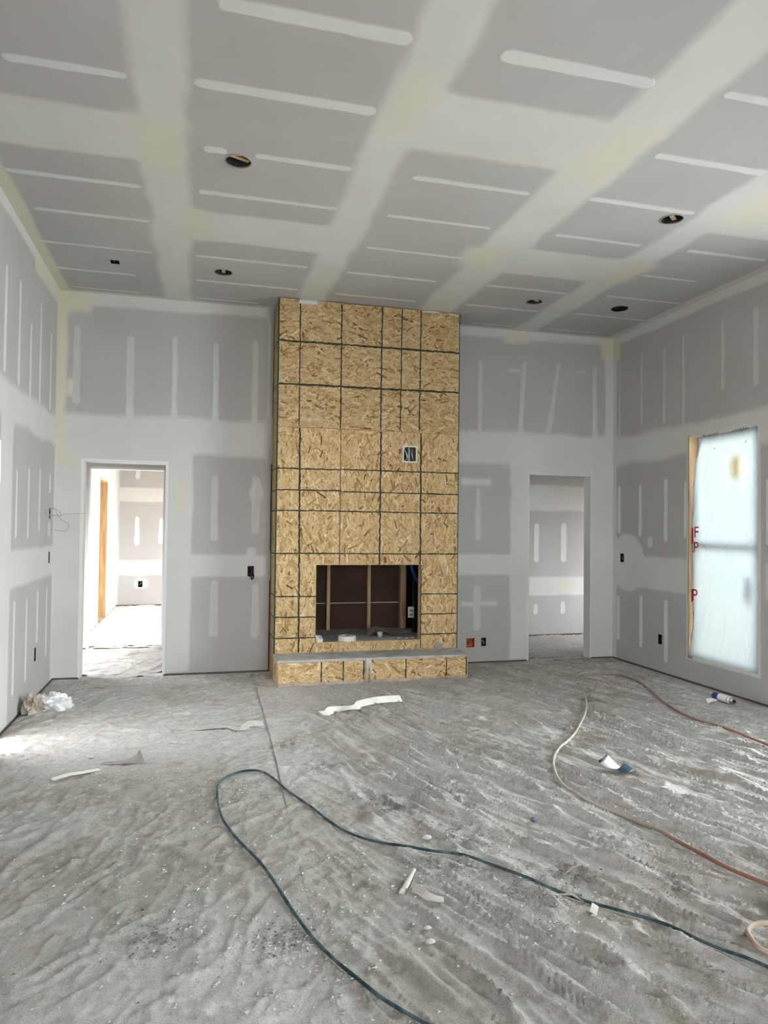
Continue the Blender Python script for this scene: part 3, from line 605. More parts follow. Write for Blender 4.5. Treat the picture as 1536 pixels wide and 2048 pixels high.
# ------------------------------------------------------------------ fireplace clad in oriented strand board
fp = empty('fireplace', (1.72, 6.9, 0), 'tall fireplace chimney breast clad in strand board with a raised hearth and open firebox', 'fireplace')
TONES = [((.63,.45,.235),30),((.69,.52,.29),24),((.54,.37,.175),20),((.76,.61,.38),9),((.45,.29,.125),12),((.34,.205,.085),6),((.20,.11,.045),2.5)]
def strand_mesh(name, fr, rect, holes, n, seed, vertical, parent, pale=1.0):
    R = random.Random(seed); F = FR[fr]; u0, u1, v0, v1 = rect; V, Fc, C = [], [], []
    cols = [t[0] for t in TONES]; ws = [t[1] for t in TONES]
    for k in range(n):
        u, v = R.uniform(u0, u1), R.uniform(v0, v1)
        big = R.random(); ln = R.uniform(.02, .06) if big < .45 else R.uniform(.05, .13); wd = R.uniform(.006, .016) if big < .45 else R.uniform(.014, .036)
        if any(h[0]-.001 < u < h[1]+.001 and h[2]-.001 < v < h[3]+.001 for h in holes): continue
        a = R.gauss(PI/2 if vertical else 0, .62); c, s = math.cos(a), math.sin(a); d = -R.uniform(.0003, .0022)
        q = []
        for (e, f) in ((-1, -R.uniform(.3, 1)), (1, -R.uniform(.3, 1)), (R.uniform(.75, 1), R.uniform(.3, 1)), (-R.uniform(.75, 1), R.uniform(.3, 1))):
            uu, vv = u+(e*c*ln-f*s*wd)/2, v+(e*s*ln+f*c*wd)/2
            q.append((min(max(uu, u0), u1), min(max(vv, v0), v1)))
        bad = False
        for h in holes:
            if any(h[0] < x < h[1] and h[2] < y < h[3] for x, y in q): bad = True
        if bad: continue
        b = len(V); V += [F(x, y, d) for x, y in q]; Fc.append((b, b+1, b+2, b+3))
        col = R.choices(cols, ws)[0]; g = R.uniform(.88, 1.1)*pale; C += [(col[0]*g, col[1]*g, col[2]*g, 1)]*4
    me = bpy.data.meshes.new(name); me.from_pydata(V, [], Fc); at = me.attributes.new('tone', 'FLOAT_COLOR', 'POINT'); at.data.foreach_set('color', np.array(C, np.float32).ravel())
    return tag(link(name, me, 'strand', parent), kind='stuff')
def osb(fr, rect, th, holes=(), vertical=True, seed=1, dens=2600, pale=1.0, lines=()):
    o = slab('osb_sheet', fr, *rect, 0, th, 'osbbase', holes); inv(fp, o)
    area = (rect[1]-rect[0])*(rect[3]-rect[2]); strand_mesh('wood_strands', fr, rect, list(holes), int(area*dens), seed, vertical, o, pale)
    for (a, b, c, d, wd) in lines: layout_line(fr, a, b, c, d, wd, o)
    return o
def layout_line(fr, u0, v0, u1, v1, wd, parent):
    """ragged dark mark ruled across the boards"""
    F = FR[fr]; L = math.hypot(u1-u0, v1-v0); n = max(3, int(L/.03)); R = random.Random(int(u0*977+v0*331+L*71)); bm = bmesh.new()
    nx, ny = -(v1-v0)/L, (u1-u0)/L; rows = []
    for k in range(n+1):
        t = k/n; cx, cy = u0+(u1-u0)*t, v0+(v1-v0)*t; w1, w2 = wd*R.uniform(.3, .68), wd*R.uniform(.3, .68); o = R.uniform(-.15, .15)*wd
        rows.append([bm.verts.new(F(cx+nx*q, cy+ny*q, d)) for q, d in ((-w1+o, -.0023), (o, -.0034), (w2+o, -.0023))])
    for a, b in zip(rows, rows[1:]):
        for k in (0, 1): bm.faces.new([a[k], a[k+1], b[k+1], b[k]])
    return from_bm('layout_line', bm, 'line', parent)
FX0, FX1 = .757, 2.683
FB = (1.170, 2.272, .362, 1.140)                     # firebox opening
TVBOX = (2.074, 2.208, 2.222, 2.372)
top_lines = [(FX0, 3.392, FX1, 3.402, .020), (FX0, 2.955, FX1, 2.975, .020), (.972, 3.80, .974, 2.535, .012), (1.398, 3.81, 1.399, 2.535, .013), (1.826, 3.82, 1.822, 2.535, .014), (2.042, 3.82, 2.033, 2.56, .012), (2.25, 3.82, 2.241, 2.54, .013)]
osb('chase', (FX0, FX1, 2.528, 3.822), .018, (), False, 3, 3400, .93, top_lines)
hl = [(FX0, z, 1.405, z+.003, .013) for z in (2.108, 1.893, 1.687, 1.256)] + [(FX0, z, 1.168, z-.003, .012) for z in (.828, .622, .414)] + [(.984, 2.52, 1.001, .27, .018)]
osb('chase', (FX0, 1.403, .262, 2.525), .018, [(1.170, 1.5, .362, 1.140)], True, 5, 3400, 1.05, hl)
hr = [(1.408, z, FX1, z-.002, .012) for z in (2.115, 1.888, 1.687, 1.256)] + [(2.275, z, FX1, z, .012) for z in (.835, .625, .415)] + [(1.827, 2.52, 1.827, 1.145, .017), (2.262, 2.52, 2.266, 1.145, .018), (2.277, 1.14, 2.279, .27, .010), (1.405, 2.52, 1.406, 1.145, .006)]
osb('chase', (1.406, FX1, .262, 2.525), .018, [(1.0, 2.272, .362, 1.140), TVBOX], True, 7, 3400, 1.05, hr)
for z in ((2.528, 3.822), (.0, 2.525)):
    osb('chase_l', (7.13, 7.528, *z), .018, (), True, int(z[0]*10)+11, 1800, 1.0, [(7.13, q, 7.528, q-.002, .012) for q in (3.39, 2.95, 2.11, 1.89, 1.687, 1.256, .83, .62, .41) if z[0] < q < z[1]])
    osb('chase_r', (7.13, 7.528, *z), .018, (), True, int(z[0]*10)+19, 900)
for x in (FX0, ):
    inv(fp, bar('corner_bead', (x-.006, 7.101, .26), (x+.007, 7.116, 3.82), 'green')); inv(fp, bar('corner_bead', (FX1-.004, 7.105, .26), (FX1+.003, 7.113, 3.82), 'green'))
# hearth
ho = osb('hearth', (.757, 2.66, .045, .238), .018, (), False, 31, 3200, 1.08, [(x, .236, x-.001, .05, .012) for x in (1.169, 1.384, 1.586, 2.011, 2.433, 2.645)])
osb('hearth_l', (6.755, 7.128, .0, .238), .018, (), True, 33, 1800, 1.0, [(6.93, .23, 6.93, .0, .012)]); osb('hearth_r', (6.755, 7.128, .0, .238), .018, (), True, 35, 1800, 1.0)
inv(fp, bar('hearth_plinth', (.762, 6.742, 0), (2.655, 6.76, .045), 'kraftdust'))if 'kraftdust' in M else inv(fp, bar('hearth_plinth', (.762, 6.742, 0), (2.655, 6.76, .045), 'insul'))
bm = bmesh.new(); box(bm, (.750, 6.722, .240), (2.668, 7.108, .262)); bmesh.ops.bevel(bm, geom=bm.edges[:], offset=.003, segments=2, affect='EDGES'); inv(fp, from_bm('hearth_slab', bm, 'cement'))
bm = bmesh.new(); box(bm, (.82, 7.13, .335), (2.618, 8.046, .358)); inv(fp, from_bm('firebox_floor', bm, 'cement'))
# dried drip of compound down the hearth front
R = random.Random(4)
for k in range(9):
    x = 1.605+R.uniform(0, .045); zb = R.choice([.03, .10, .16, .02]); bm = bmesh.new()
    tube(bm, [(x, 6.720, .262), (x+R.uniform(-.004, .004), 6.722, .2), (x+R.uniform(-.008, .008), 6.727, (.2+zb)/2), (x+R.uniform(-.01, .01), 6.728, zb)], [.010, .007, .006, .004], 6)
    inv(fp, from_bm('compound_drip', bm, 'mudchip', None, True))
# firebox inside: studs, brown board, seam, blue hose, outlet; deepened past the wall to darken the inside
for x, q in ((1.452, .019), (1.925, .019), (2.335, .034)):
    inv(fp, bar('stud', (x-q, 7.955, .359), (x+q, 8.045, 1.299), 'lumber', None, .002))
inv(fp, bar('shade_panel', (2.405, 8.036, .36), (2.619, 8.046, 1.30), 'black'))  # black board standing in for the deep shade at the right
for a, b in ((.20, .652), (.655, 1.32)): inv(fp, bar('back_panel', (.80, 8.048, a), (2.7, 8.058, b), 'brownboard'))
inv(fp, bar('seam_tape', (.82, 8.044, .648), (2.34, 8.0478, .659), 'paperdull'))
inv(fp, bar('firebox_side', (.80, 7.15, .20), (.82, 8.047, 1.3), 'brownboard')); inv(fp, bar('firebox_side', (2.62, 7.15, .20), (2.64, 8.047, 1.3), 'black'))  # right side is black, its shade put into the colour
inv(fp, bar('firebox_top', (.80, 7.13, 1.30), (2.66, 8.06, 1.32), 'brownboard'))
inv(fp, bar('firebox_jamb', (2.274, 7.128, .36), (2.292, 7.2, 1.142), 'lumber', None, .001))
inv(fp, tube_obj('blue_pipe', catmull([(2.295, 7.60, 1.29), (2.312, 7.59, 1.13), (2.345, 7.58, 1.02), (2.395, 7.57, .93), (2.48, 7.575, .88), (2.60, 7.58, .86)], 6), .016, 'bluepipe'))
po = bar('outlet_plate', (2.288, 7.600, .525), (2.358, 7.607, .648), 'white', None, .002); inv(fp, po)
inv(fp, bar('outlet_box', (2.292, 7.608, .53), (2.354, 7.66, .643), 'black')); inv(fp, bar('box_stud', (2.36, 7.60, .359), (2.40, 7.69, 1.299), 'black'))  # stud coloured black as part of the shaded recess
for z in (.545, .590): bar('socket', (2.302, 7.5975, z), (2.344, 7.5995, z+.03), 'wirewhite', po, .001)
# box let into the chase for a television, pipe stub at the bottom right
a, b, c, d = TVBOX
tvb = empty('recessed_outlet_box', ((a+b)/2, 7.12, c), 'white recessed outlet box with grey conduit set in the strand board', 'outlet box')
bm = bmesh.new()
for q in (((a-.012, 7.1035, c-.012), (a, 7.1075, d+.012)), ((b, 7.1035, c-.012), (b+.012, 7.1075, d+.012)), ((a, 7.1035, c-.012), (b, 7.1075, c)), ((a, 7.1035, d), (b, 7.1075, d+.012))): box(bm, *q)
inv(tvb, from_bm('flange', bm, 'white'))
bm = bmesh.new(); t = .003
for q in (((a, 7.1075, c), (a+t, 7.19, d)), ((b-t, 7.1075, c), (b, 7.19, d)), ((a+t, 7.1075, c), (b-t, 7.19, c+t)), ((a+t, 7.1075, d-t), (b-t, 7.19, d)), ((a+t, 7.187, c+t), (b-t, 7.19, d-t))): box(bm, *q)
inv(tvb, from_bm('housing', bm, 'grey')); inv(tvb, bar('gang_divider', (a+.058, 7.112, c+.004), (a+.064, 7.186, d-.004), 'white'))
inv(tvb, bar('dark_gang', (a+.004, 7.182, c+.004), (a+.057, 7.186, d-.004), 'black'))
inv(tvb, tube_obj('conduit', catmull([(b-.03, 7.18, d-.01), (b-.05, 7.14, d-.05), (b-.035, 7.13, c+.06), (b-.02, 7.15, c+.01)], 5), .011, 'steel'))
inv(tvb, tube_obj('cable', catmull([(a+.02, 7.17, d-.01), (a+.03, 7.13, c+.09), (a+.045, 7.13, c+.04), (a+.03, 7.17, c+.01)], 5), .006, 'white'))
pst = empty('pipe_stub', (2.473, 7.1, .285), 'short capped pipe stub poking out of the strand board above the hearth', 'pipe')
Mx = Matrix.Translation((2.473, 7.107, .287)) @ Matrix.Rotation(PI/2, 4, 'X')
bm = bmesh.new(); lathe(bm, [(.026, 0), (.026, .055), (.022, .058), (.020, .05), (.0, .05)], Mx, 20); inv(pst, from_bm('pipe', bm, 'cement', None, True))
bm = bmesh.new(); lathe(bm, [(.040, 0), (.040, .012), (.033, .018), (.026, .018)], Mx, 24); inv(pst, from_bm('collar', bm, 'insul', None, True))

# tape rolls and paper in the firebox
def roll(name, x, y, z, r, h, label, tilt=0):
    t = empty(name, (x, y, z), label, 'tape roll'); Mt = Matrix.Rotation(tilt, 4, 'Y')
    bm = bmesh.new(); lathe(bm, [(r*.36, 0), (r, 0), (r, h*.96), (r*.97, h), (r*.38, h), (r*.36, h*.97), (r*.36, 0)], Mt, 36); o = from_bm('tape_winding', bm, 'paper', t, False)
    bm = bmesh.new(); lathe(bm, [(r*.31, .002), (r*.355, .002), (r*.355, h*.985), (r*.31, h*.985), (r*.31, .002)], Mt, 28); from_bm('core', bm, 'kraft', t)
    return t
tr = roll('tape_roll', 1.512, 7.20, .3585, .092, .052, 'round white roll of drywall joint tape standing in the firebox')
bm = bmesh.new(); tube(bm, catmull([(-.005, .03, .054), (-.02, .0, .058), (-.045, -.01, .056), (-.06, .02, .0535)], 5), .004, 6); from_bm('loose_tape_end', bm, 'paper', tr)
t = empty('unwound_tape_roll', (1.205, 7.155, .36), 'small half unwound piece of white tape roll at the left corner of the firebox', 'tape roll')
bm = bmesh.new(); n = 40; rows = []
for k in range(n+1):
    th = k/n*2*PI*1.15+.5; r = .044+.006*k/n; z1 = .062-.028*max(0, math.cos(th*.9+1.2))
    rows.append([bm.verts.new((rr*math.cos(th), rr*math.sin(th), z)) for rr, z in ((r, 0), (r, z1), (r-.004, z1), (r-.004, 0))])
for a, b in zip(rows, rows[1:]):
    for k in range(4): bm.faces.new([a[k], a[(k+1) % 4], b[(k+1) % 4], b[k]])
bm.faces.new(rows[0]); bm.faces.new(rows[-1][::-1]); from_bm('tape_winding', bm, 'paper', t)
def ribbon_bm(P, width, rolls, th=.0006, n=6, taper=None):
    """strip of paper along P, rolled about its own length"""
    Q = catmull([tuple(p)+(r,) for p, r in zip(P, rolls)], n); bm = bmesh.new(); rows = []
    for i, q in enumerate(Q):
        p = Vector(q[:3]); tg = (Vector(Q[min(i+1, len(Q)-1)][:3])-Vector(Q[max(i-1, 0)][:3])).normalized()
        sd = Vector((0, 0, 1)).cross(tg).normalized(); up = tg.cross(sd); a = q[3]; s = sd*math.cos(a)+up*math.sin(a); nn = up*math.cos(a)-sd*math.sin(a)
        wd = width*(taper[0]+(taper[1]-taper[0])*i/(len(Q)-1)) if taper else width
        rows.append([bm.verts.new(p+s*e*wd/2+nn*f*th) for e, f in ((-1, 0), (0, .2), (1, 0), (1, 1), (0, 1.2), (-1, 1))])
    for a, b in zip(rows, rows[1:]):
        for k in range(6): bm.faces.new([a[k], a[(k+1) % 6], b[(k+1) % 6], b[k]])
    bm.faces.new(rows[0][::-1]); bm.faces.new(rows[-1]); return bm
kp = tag(from_bm('kraft_paper_sheet', ribbon_bm([(1.80, 7.50, .362), (1.87, 7.50, .43), (1.96, 7.48, .425), (2.05, 7.46, .385), (2.16, 7.43, .364), (2.24, 7.42, .372), (2.262, 7.42, .362)], .18, [.0, .1, .05, 0, 0, 0, 0]), 'kraft'), 'crumpled dull brown paper sheet lying at the back of the firebox', 'paper')
t = empty('paper_cup', (1.905, 7.36, .3585), 'small pale cup standing beside the brown paper in the firebox', 'cup')
bm = bmesh.new(); lathe(bm, [(.0, 0), (.022, 0), (.030, .052), (.028, .052), (.020, .004)], Matrix.Identity(4), 18); from_bm('cup_body', bm, 'paperdull', t, True)
bm = bmesh.new(); lathe(bm, [(.029, .050), (.0315, .050), (.0315, .055), (.029, .055), (.029, .050)], Matrix.Identity(4), 18); from_bm('rim', bm, 'paperdull', t, True)
for k, (x, y) in enumerate(((2.06, 7.24), (2.14, 7.2), (2.2, 7.22))):
    bm = bmesh.new(); tube(bm, catmull([(x, y, .361), (x+.015, y+.006, .366), (x+.035, y-.006, .362)], 4), .004, 6)
    tag(from_bm('tape_scrap', bm, 'paper', None, True), ('pale twisted tape scrap on the firebox floor nearest the cup', 'pale twisted tape scrap, middle of three on the firebox floor', 'pale twisted tape scrap by the right jamb of the firebox')[k], 'scrap', 'tape scraps on the firebox floor')
# smear of compound where chase meets ceiling
for (x0, x1, z0, z1, s) in ((.95, 1.15, 3.77, 3.82, 1), (2.25, 2.45, 3.80, 3.825, 2)):
    inv(fp, strip('chase', x0, x1, z0, z1, .012, 'mudw', 'compound_smear', None, .6, .006, 2.5))

# ------------------------------------------------------------------ window with plastic film
def window(nm, W, film, lab):
    y0, y1, z0, z1 = W
    root = bpy.data.objects.new(nm, None); COL.objects.link(root); root.location = (XR+.1, (y0+y1)/2, z0); tag(root, kind='structure')
    t = .022
    for q in (((XR-.001, y0, z0), (XR+.15, y0+t, z1)), ((XR-.001, y1-t, z0), (XR+.15, y1, z1)), ((XR-.001, y0+t, z0), (XR+.15, y1-t, z0+t)), ((XR-.001, y0+t, z1-t), (XR+.15, y1-t, z1))):
        inv(root, bar('wood_jamb' if q[0][1] > y0+.2 else 'jamb_return', *q, 'lumber' if q[0][1] > y0+.2 else 'mudsolid', None, .001))
    for q in (((XR-.003, y0-.010, z0-.012), (XR+.001, y0, z1+.012)), ((XR-.003, y1, z0-.012), (XR+.001, y1+.012, z1+.012)), ((XR-.003, y0, z0-.012), (XR+.001, y1, z0)), ((XR-.003, y0, z1), (XR+.001, y1, z1+.012))):
        inv(root, bar('drywall_edge', *q, 'mudsolid'))
    a, b, c, d = y0+t, y1-t, z0+t, z1-t; f = .045; zm = 1.39; X0, X1 = XR+.105, XR+.145
    for q in (((X0, a, c), (X1, a+f, d)), ((X0, b-f, c), (X1, b, d)), ((X0, a+f, c), (X1, b-f, c+f)), ((X0, a+f, d-f), (X1, b-f, d))): inv(root, bar('window_frame', *q, 'vinyl', None, .003))
    inv(root, bar('meeting_rail', (X0-.004, a+f, zm-.022), (X1, b-f, zm+.022), 'vinyl', None, .003))
    for e, g in ((c+f, zm-.022), (zm+.022, d-f)): inv(root, bar('pane', (X0+.018, a+f, e), (X0+.022, b-f, g), 'glass'))
    return root
win = window('window_1', WIN1, True, ''); window('window_2', WIN2, False, ''); window('fill_window_3', FILLWIN3, False, '')
inv(win, bar('pane_sticker', (XR+.1215, 5.50, 2.03), (XR+.1225, 5.66, 2.24), 'sticker') if 'sticker' in M else bar('pane_sticker', (XR+.1215, 5.52, 2.03), (XR+.1225, 5.64, 2.24), sticker((.95, .80, .42))))
inv(win, bar('pane_sticker', (XR+.1215, 5.38, .88), (XR+.1225, 5.46, 1.12), sticker((.62, .66, .68))))
# film: pleated sheet stapled inside the jamb, its left edge hanging free
y0, y1, z0, z1 = WIN1; ny, nz = 90, 150
S, T = np.meshgrid(np.linspace(0, 1, ny), np.linspace(0, 1, nz))
yl = y1-.026-.06*np.exp(-((T-.98)/.06)**2)-.008*np.sin(T*9)-.022*np.clip((T-.72)*4, 0, 1)      # free edge near the far jamb
Yf = (y0+.003)+(yl-(y0+.003))*S; Zf = (z0+.004)+(z1-z0-.030)*T
pl = .016*np.sin(S*26+3*np.sin(T*5))*np.exp(-((S-.82)/.13)**2) + .006*(fbm(S*9+T*3, T*4, 2, 3)-.5)*2 + .008*ridge(S*2+T*.8, T*1.5, 1.9, .6, .12, 3) + .010*ridge(S*2-T, T*1.2, 1.2, .5, .1, 6)*np.clip(1.4-S*2, 0, 1)
pl = pl+.022*np.exp(-((T)/.05)**2)-.012*np.exp(-((S-1)/.04)**2)
film = grid_mesh('plastic_film', XR+.010+.030*np.clip(T*7, 0, 1)*np.clip(S*5, 0, 1)-pl*np.clip(T*7, .2, 1)*np.clip(S*6, .2, 1)*np.clip(1.2-0*S, 0, 1)+.012*S-.030*np.clip((S-.85)/.15, 0, 1)*np.clip((.93-T)*6, 0, 1), Yf, Zf, 'film')
film.name = 'plastic_film'; tag(film, 'milky plastic sheet with red print taped over the tall window', 'plastic sheet')
def text(s, size, mtx, m, parent, name='lettering', th=.0004):
    cu = bpy.data.curves.new(name, 'FONT'); cu.body = s; cu.size = size; cu.extrude = th; cu.align_x = 'CENTER'; cu.align_y = 'CENTER'
    to = bpy.data.objects.new(name, cu); me = bpy.data.meshes.new_from_object(to); bpy.data.objects.remove(to); bpy.data.curves.remove(cu)
    me.materials.clear(); o = link(name, me, m, parent); o.matrix_world = mtx; return o
# text plane facing -x: local x -> -y, local y -> z, normal -> -x
FACE = Matrix(((0, 0, -1, 0), (-1, 0, 0, 0), (0, 1, 0, 0), (0, 0, 0, 1)))
for s, yy, zz, sz in (('I', 6.130, 1.47, .24), ('F', 6.075, 1.51, .16), ('.', 6.125, 1.36, .16), ('P', 6.080, 1.36, .15), ('I', 6.138, .87, .19), ('P', 6.098, .88, .17)):
    text(s, sz, Matrix.Translation((XR+.010, yy, zz)) @ FACE, 'red', film)
R = random.Random(8)
for (yc, zc, n) in ((5.86, 2.474, 5), (5.47, 2.474, 6)):           # pencilled scrawl along the head of the opening
    P = []
    for k in range(n*4): P.append((XR+.0035, yc+.11-.22*k/(n*4), zc-.010+.010*math.sin(k*1.7)+R.uniform(-.006, .006)+(.012 if k == n*3 else 0)))
    inv(win, tube_obj('pencil_scrawl', catmull(P, 3), .0026, 'ink', None, 5))
for (yy, zz) in ((5.84, 2.33), (5.43, 2.35)):
    tag(bar('staple', (XR+.022, yy-.005, zz-.008), (XR+.028, yy+.005, zz+.008), 'grey', film, .001))
for k, (za, zb, wd) in enumerate(((.62, .80, .02), (.54, .60, .012), (.42, .50, .012))):      # torn scraps of dark tape at the free edge
    bm = ribbon_bm([(XR+.030, 6.148, za), (XR+.028, 6.140, (za+zb)/2), (XR+.032, 6.150, zb)], wd, [1.2, 1.4, 1.1]); from_bm('torn_tape', bm, 'blackbox', film)

# ------------------------------------------------------------------ recessed lights in the ceiling
def can(x, y, r, label, angle, strip=True):
    t = empty('recessed_light', (x, y, H), label, 'ceiling light', 'open recessed light cans')
    bm = bmesh.new(); lathe(bm, [(r*.97, -.002), (r*.97, .14), (.0001, .14)], Matrix.Identity(4), 28); from_bm('housing', bm, 'blackbox' if strip else 'black', t, True)
    bm = bmesh.new(); lathe(bm, [(r*.955, -.006), (r*1.05, -.006), (r*1.05, -.001), (r*.965, .006), (r*.955, -.006)], Matrix.Identity(4), 28); from_bm('trim_ring', bm, 'wirewhite' if strip else 'black', t, True)
    bm = bmesh.new(); lathe(bm, [(.0001, .06), (.022, .06), (.024, .10), (.03, .135)], Matrix.Identity(4), 16); from_bm('socket', bm, 'black', t, True)
    if strip:
        c, s = math.cos(angle), math.sin(angle); bm = bmesh.new(); box(bm, (-r*.9, -.016, .018), (r*.9, .016, .026))
        bmesh.ops.rotate(bm, verts=bm.verts[:], cent=(0, 0, 0), matrix=Matrix.Rotation(angle, 3, 'Z')); from_bm('mounting_strap', bm, 'lumber', t)
    for k in range(2):
        bm = bmesh.new(); a = angle+1+k*1.5
        tube(bm, catmull([(r*.9*math.cos(a), r*.9*math.sin(a), .11), (.03*math.cos(a+.6), .03*math.sin(a+.6), .03), (.05*math.cos(a+2), .05*math.sin(a+2), .05), (0, 0, .08)], 5), .004, 6); from_bm('wire', bm, 'black', t, True)
can(*CANS[0], 'open recessed light can nearest the camera, front left of the ceiling', .4)
can(*CANS[1], 'open recessed light can left of the chimney breast near the far wall', 1.5)
can(*CANS[2], 'open recessed light can with tan strap, front right of the ceiling', .7)
can(*CANS[3], 'open recessed light can with tan strap just right of the chimney breast', .6)
can(*CANS[4], 'dark empty light hole in the ceiling nearest the right wall', 0, False)
t = empty('ceiling_box', (sum(SQ[:2])/2, sum(SQ[2:])/2, H), 'small black square junction box in the ceiling by the left wall', 'junction box')
bm = bmesh.new(); a, b, c, d = SQ
for q in (((a, c, H-.002), (a+.003, d, H+.06)), ((b-.003, c, H-.002), (b, d, H+.06)), ((a, c, H-.002), (b, c+.003, H+.06)), ((a, d-.003, H-.002), (b, d, H+.06)), ((a, c, H+.057), (b, d, H+.06))): box(bm, *q)
inv(t, from_bm('box_shell', bm, 'black')); inv(t, tube_obj('wire', catmull([(a+.02, c+.03, H+.05), (a+.03, c+.05, H+.01), (a+.05, c+.04, H+.03), (a+.045, c+.06, H+.055)], 5), .003, 'wirewhite'))

# ------------------------------------------------------------------ electrical boxes in the walls
def ebox(fr, q, m, label, wires, seed):
    F = FR[fr]; u0, u1, v0, v1 = q; R = random.Random(seed); uc, vc = (u0+u1)/2, (v0+v1)/2
    t = empty('electrical_box', F(uc, v0, 0), label, 'electrical box', 'open electrical boxes in the walls')
    bm = bmesh.new(); e = .003
    def bx(a, b, c, d, f, g): p, r = F(a, c, f), F(b, d, g); box(bm, tuple(min(i, j) for i, j in zip(p, r)), tuple(max(i, j) for i, j in zip(p, r)))
    bx(u0, u0+e, v0, v1, .001, .07); bx(u1-e, u1, v0, v1, .001, .07); bx(u0+e, u1-e, v0, v0+e, .001, .07); bx(u0+e, u1-e, v1-e, v1, .001, .07); bx(u0+e, u1-e, v0+e, v1-e, .067, .07)
    inv(t, from_bm('box_shell', bm, m))
    for k in range(wires):
        P = [F(uc+R.uniform(-.02, .02), v1-.02, .06), F(uc+R.uniform(-.02, .02), vc+.02, .02), F(uc+R.uniform(-.025, .025), vc-.02, .015), F(uc+R.uniform(-.02, .02), vc+R.uniform(-.03, .03), .05)]
        inv(t, tube_obj('wire', catmull(P, 4), .0035, ('black', 'wirewhite', 'copper')[k % 3], None, 6))
    return t
e1 = ebox('back', BOX_B[0], 'black', 'black electrical box with a looped black cable, left of the chimney breast', 2, 1)
inv(e1, tube_obj('looped_cable', catmull([(.54, 7.58, 1.09), (.545, 7.49, 1.085), (.565, 7.475, 1.05), (.575, 7.485, 1.0), (.56, 7.49, .975), (.548, 7.49, 1.0), (.55, 7.51, 1.05)], 6), .007, 'black'))
ebox('back', BOX_B[1], 'orange', 'orange low electrical box just right of the fireplace', 2, 2); ebox('back', BOX_B[2], 'blackbox', 'dark low electrical box beside the orange one right of the fireplace', 3, 3)
ebox('right', BOX_R[0], 'black', 'dark switch box at chest height in the round white patch of the right wall', 2, 4); ebox('right', BOX_R[1], 'black', 'dark low outlet box in the right wall near the window', 2, 5)
eb = ebox('left', BOX_L[0], 'blackbox', 'high electrical box on the left wall with thin wires curling out', 2, 6)
inv(eb, tube_obj('stray_wire', catmull([(XL-.03, 7.26, 1.62), (XL+.10, 7.24, 1.60), (XL+.09, 7.05, 1.66), (XL+.02, 6.98, 1.64), (XL+.05, 6.95, 1.59), (XL+.08, 7.0, 1.67), (XL+.11, 7.12, 1.58), (XL+.16, 7.3, 1.52), (XL+.14, 7.25, 1.46), (XL+.06, 7.15, 1.47)], 7), .0025, 'wirewhite', None, 6))
inv(eb, tube_obj('stray_wire', catmull([(XL-.03, 7.25, 1.60), (XL+.08, 7.2, 1.61), (XL+.25, 7.25, 1.625), (XL+.36, 7.3, 1.63)], 7), .002, 'wirewhite', None, 6))
ebox('left', BOX_L[1], 'blackbox', 'switch box at chest height on the left wall by the corner', 2, 7); ebox('left', BOX_L[2], 'blackbox', 'low outlet box on the left wall above the crumpled white plastic', 2, 8)
ebox('farback', (-1.06, -.98, .355, .47), 'black', 'black outlet box in the end wall of the bright far room', 2, 9)

# ------------------------------------------------------------------ hoses
def on_floor(P, r, lift=0):
    if len(P) > 20: P = [P[0]]+[tuple(.25*a+.5*b+.25*c for a, b, c in zip(P[i-1], P[i], P[i+1])) for i in range(1, len(P)-1)]+[P[-1]]
    Q = np.array(catmull([(x, y) for x, y in P], 4)); z = np.zeros(len(Q))
    for dx, dy in ((0, 0), (.012, 0), (-.012, 0), (0, .012), (0, -.012)): z = np.maximum(z, height(Q[:, 0]+dx, Q[:, 1]+dy))
    k = np.hanning(15)[1:-1]; zs = np.convolve(np.pad(z, 6, 'edge'), k/k.sum(), 'valid'); z = np.maximum(zs+.001, z-.003); z = np.convolve(np.pad(z, 2, 'edge'), [.1, .2, .4, .2, .1], 'valid')
    if len(P) < 25: z[:] = .6*z.max()+.4*z.mean()
    return [(x, y, k+r*.8+lift) for (x, y), k in zip(Q, z)]
BLUE = [(.655,2.118),(.619,2.164),(.569,2.248),(.532,2.334),(.483,2.440),(.433,2.606),(.401,2.728),(.365,2.911),(.334,3.076),(.303,3.206),(.263,3.348),(.196,3.547),(.142,3.726),(.138,3.930),(.130,4.097),(.134,4.260),(.165,4.361),(.261,4.462),(.354,4.487),(.410,4.428),(.460,4.328),(.504,4.087),(.562,3.945),(.631,3.788),(.656,3.624),(.710,3.490),(.781,3.387),(.879,3.281),(.916,3.230),(1.021,3.174),(1.170,3.123),(1.257,3.052),(1.303,2.945),(1.341,2.876),(1.412,2.780),(1.491,2.673),(1.567,2.584),(1.651,2.506),(1.710,2.420),(1.756,2.326),(1.805,2.245),(1.854,2.168),(1.895,2.117),(1.924,2.055)]
BLUE = [(.80,1.93),(.73,2.02)]+BLUE+[(1.97,1.95),(2.03,1.8)]
RED = [(3.80,3.6),(3.88,3.95),(3.907,4.181),(3.902,4.387),(3.875,4.629),(3.819,4.811),(3.851,5.045),(3.910,5.279),(4.033,5.614),(4.185,5.988),(4.316,6.323),(4.286,6.551),(4.112,6.637),(3.929,6.675),(3.764,6.558),(3.663,6.411),(3.559,6.098),(3.415,5.765),(3.229,5.426),(3.016,5.090),(2.730,4.724),(2.544,4.544),(2.382,4.388),(2.269,4.225),(2.169,4.045),(2.098,3.850),(2.078,3.670),(2.100,3.524),(2.141,3.416),(2.191,3.298),(2.230,3.157),(2.247,3.030),(2.257,2.866),(2.290,2.734),(2.335,2.626),(2.379,2.540),(2.44,2.42),(2.5,2.3)]
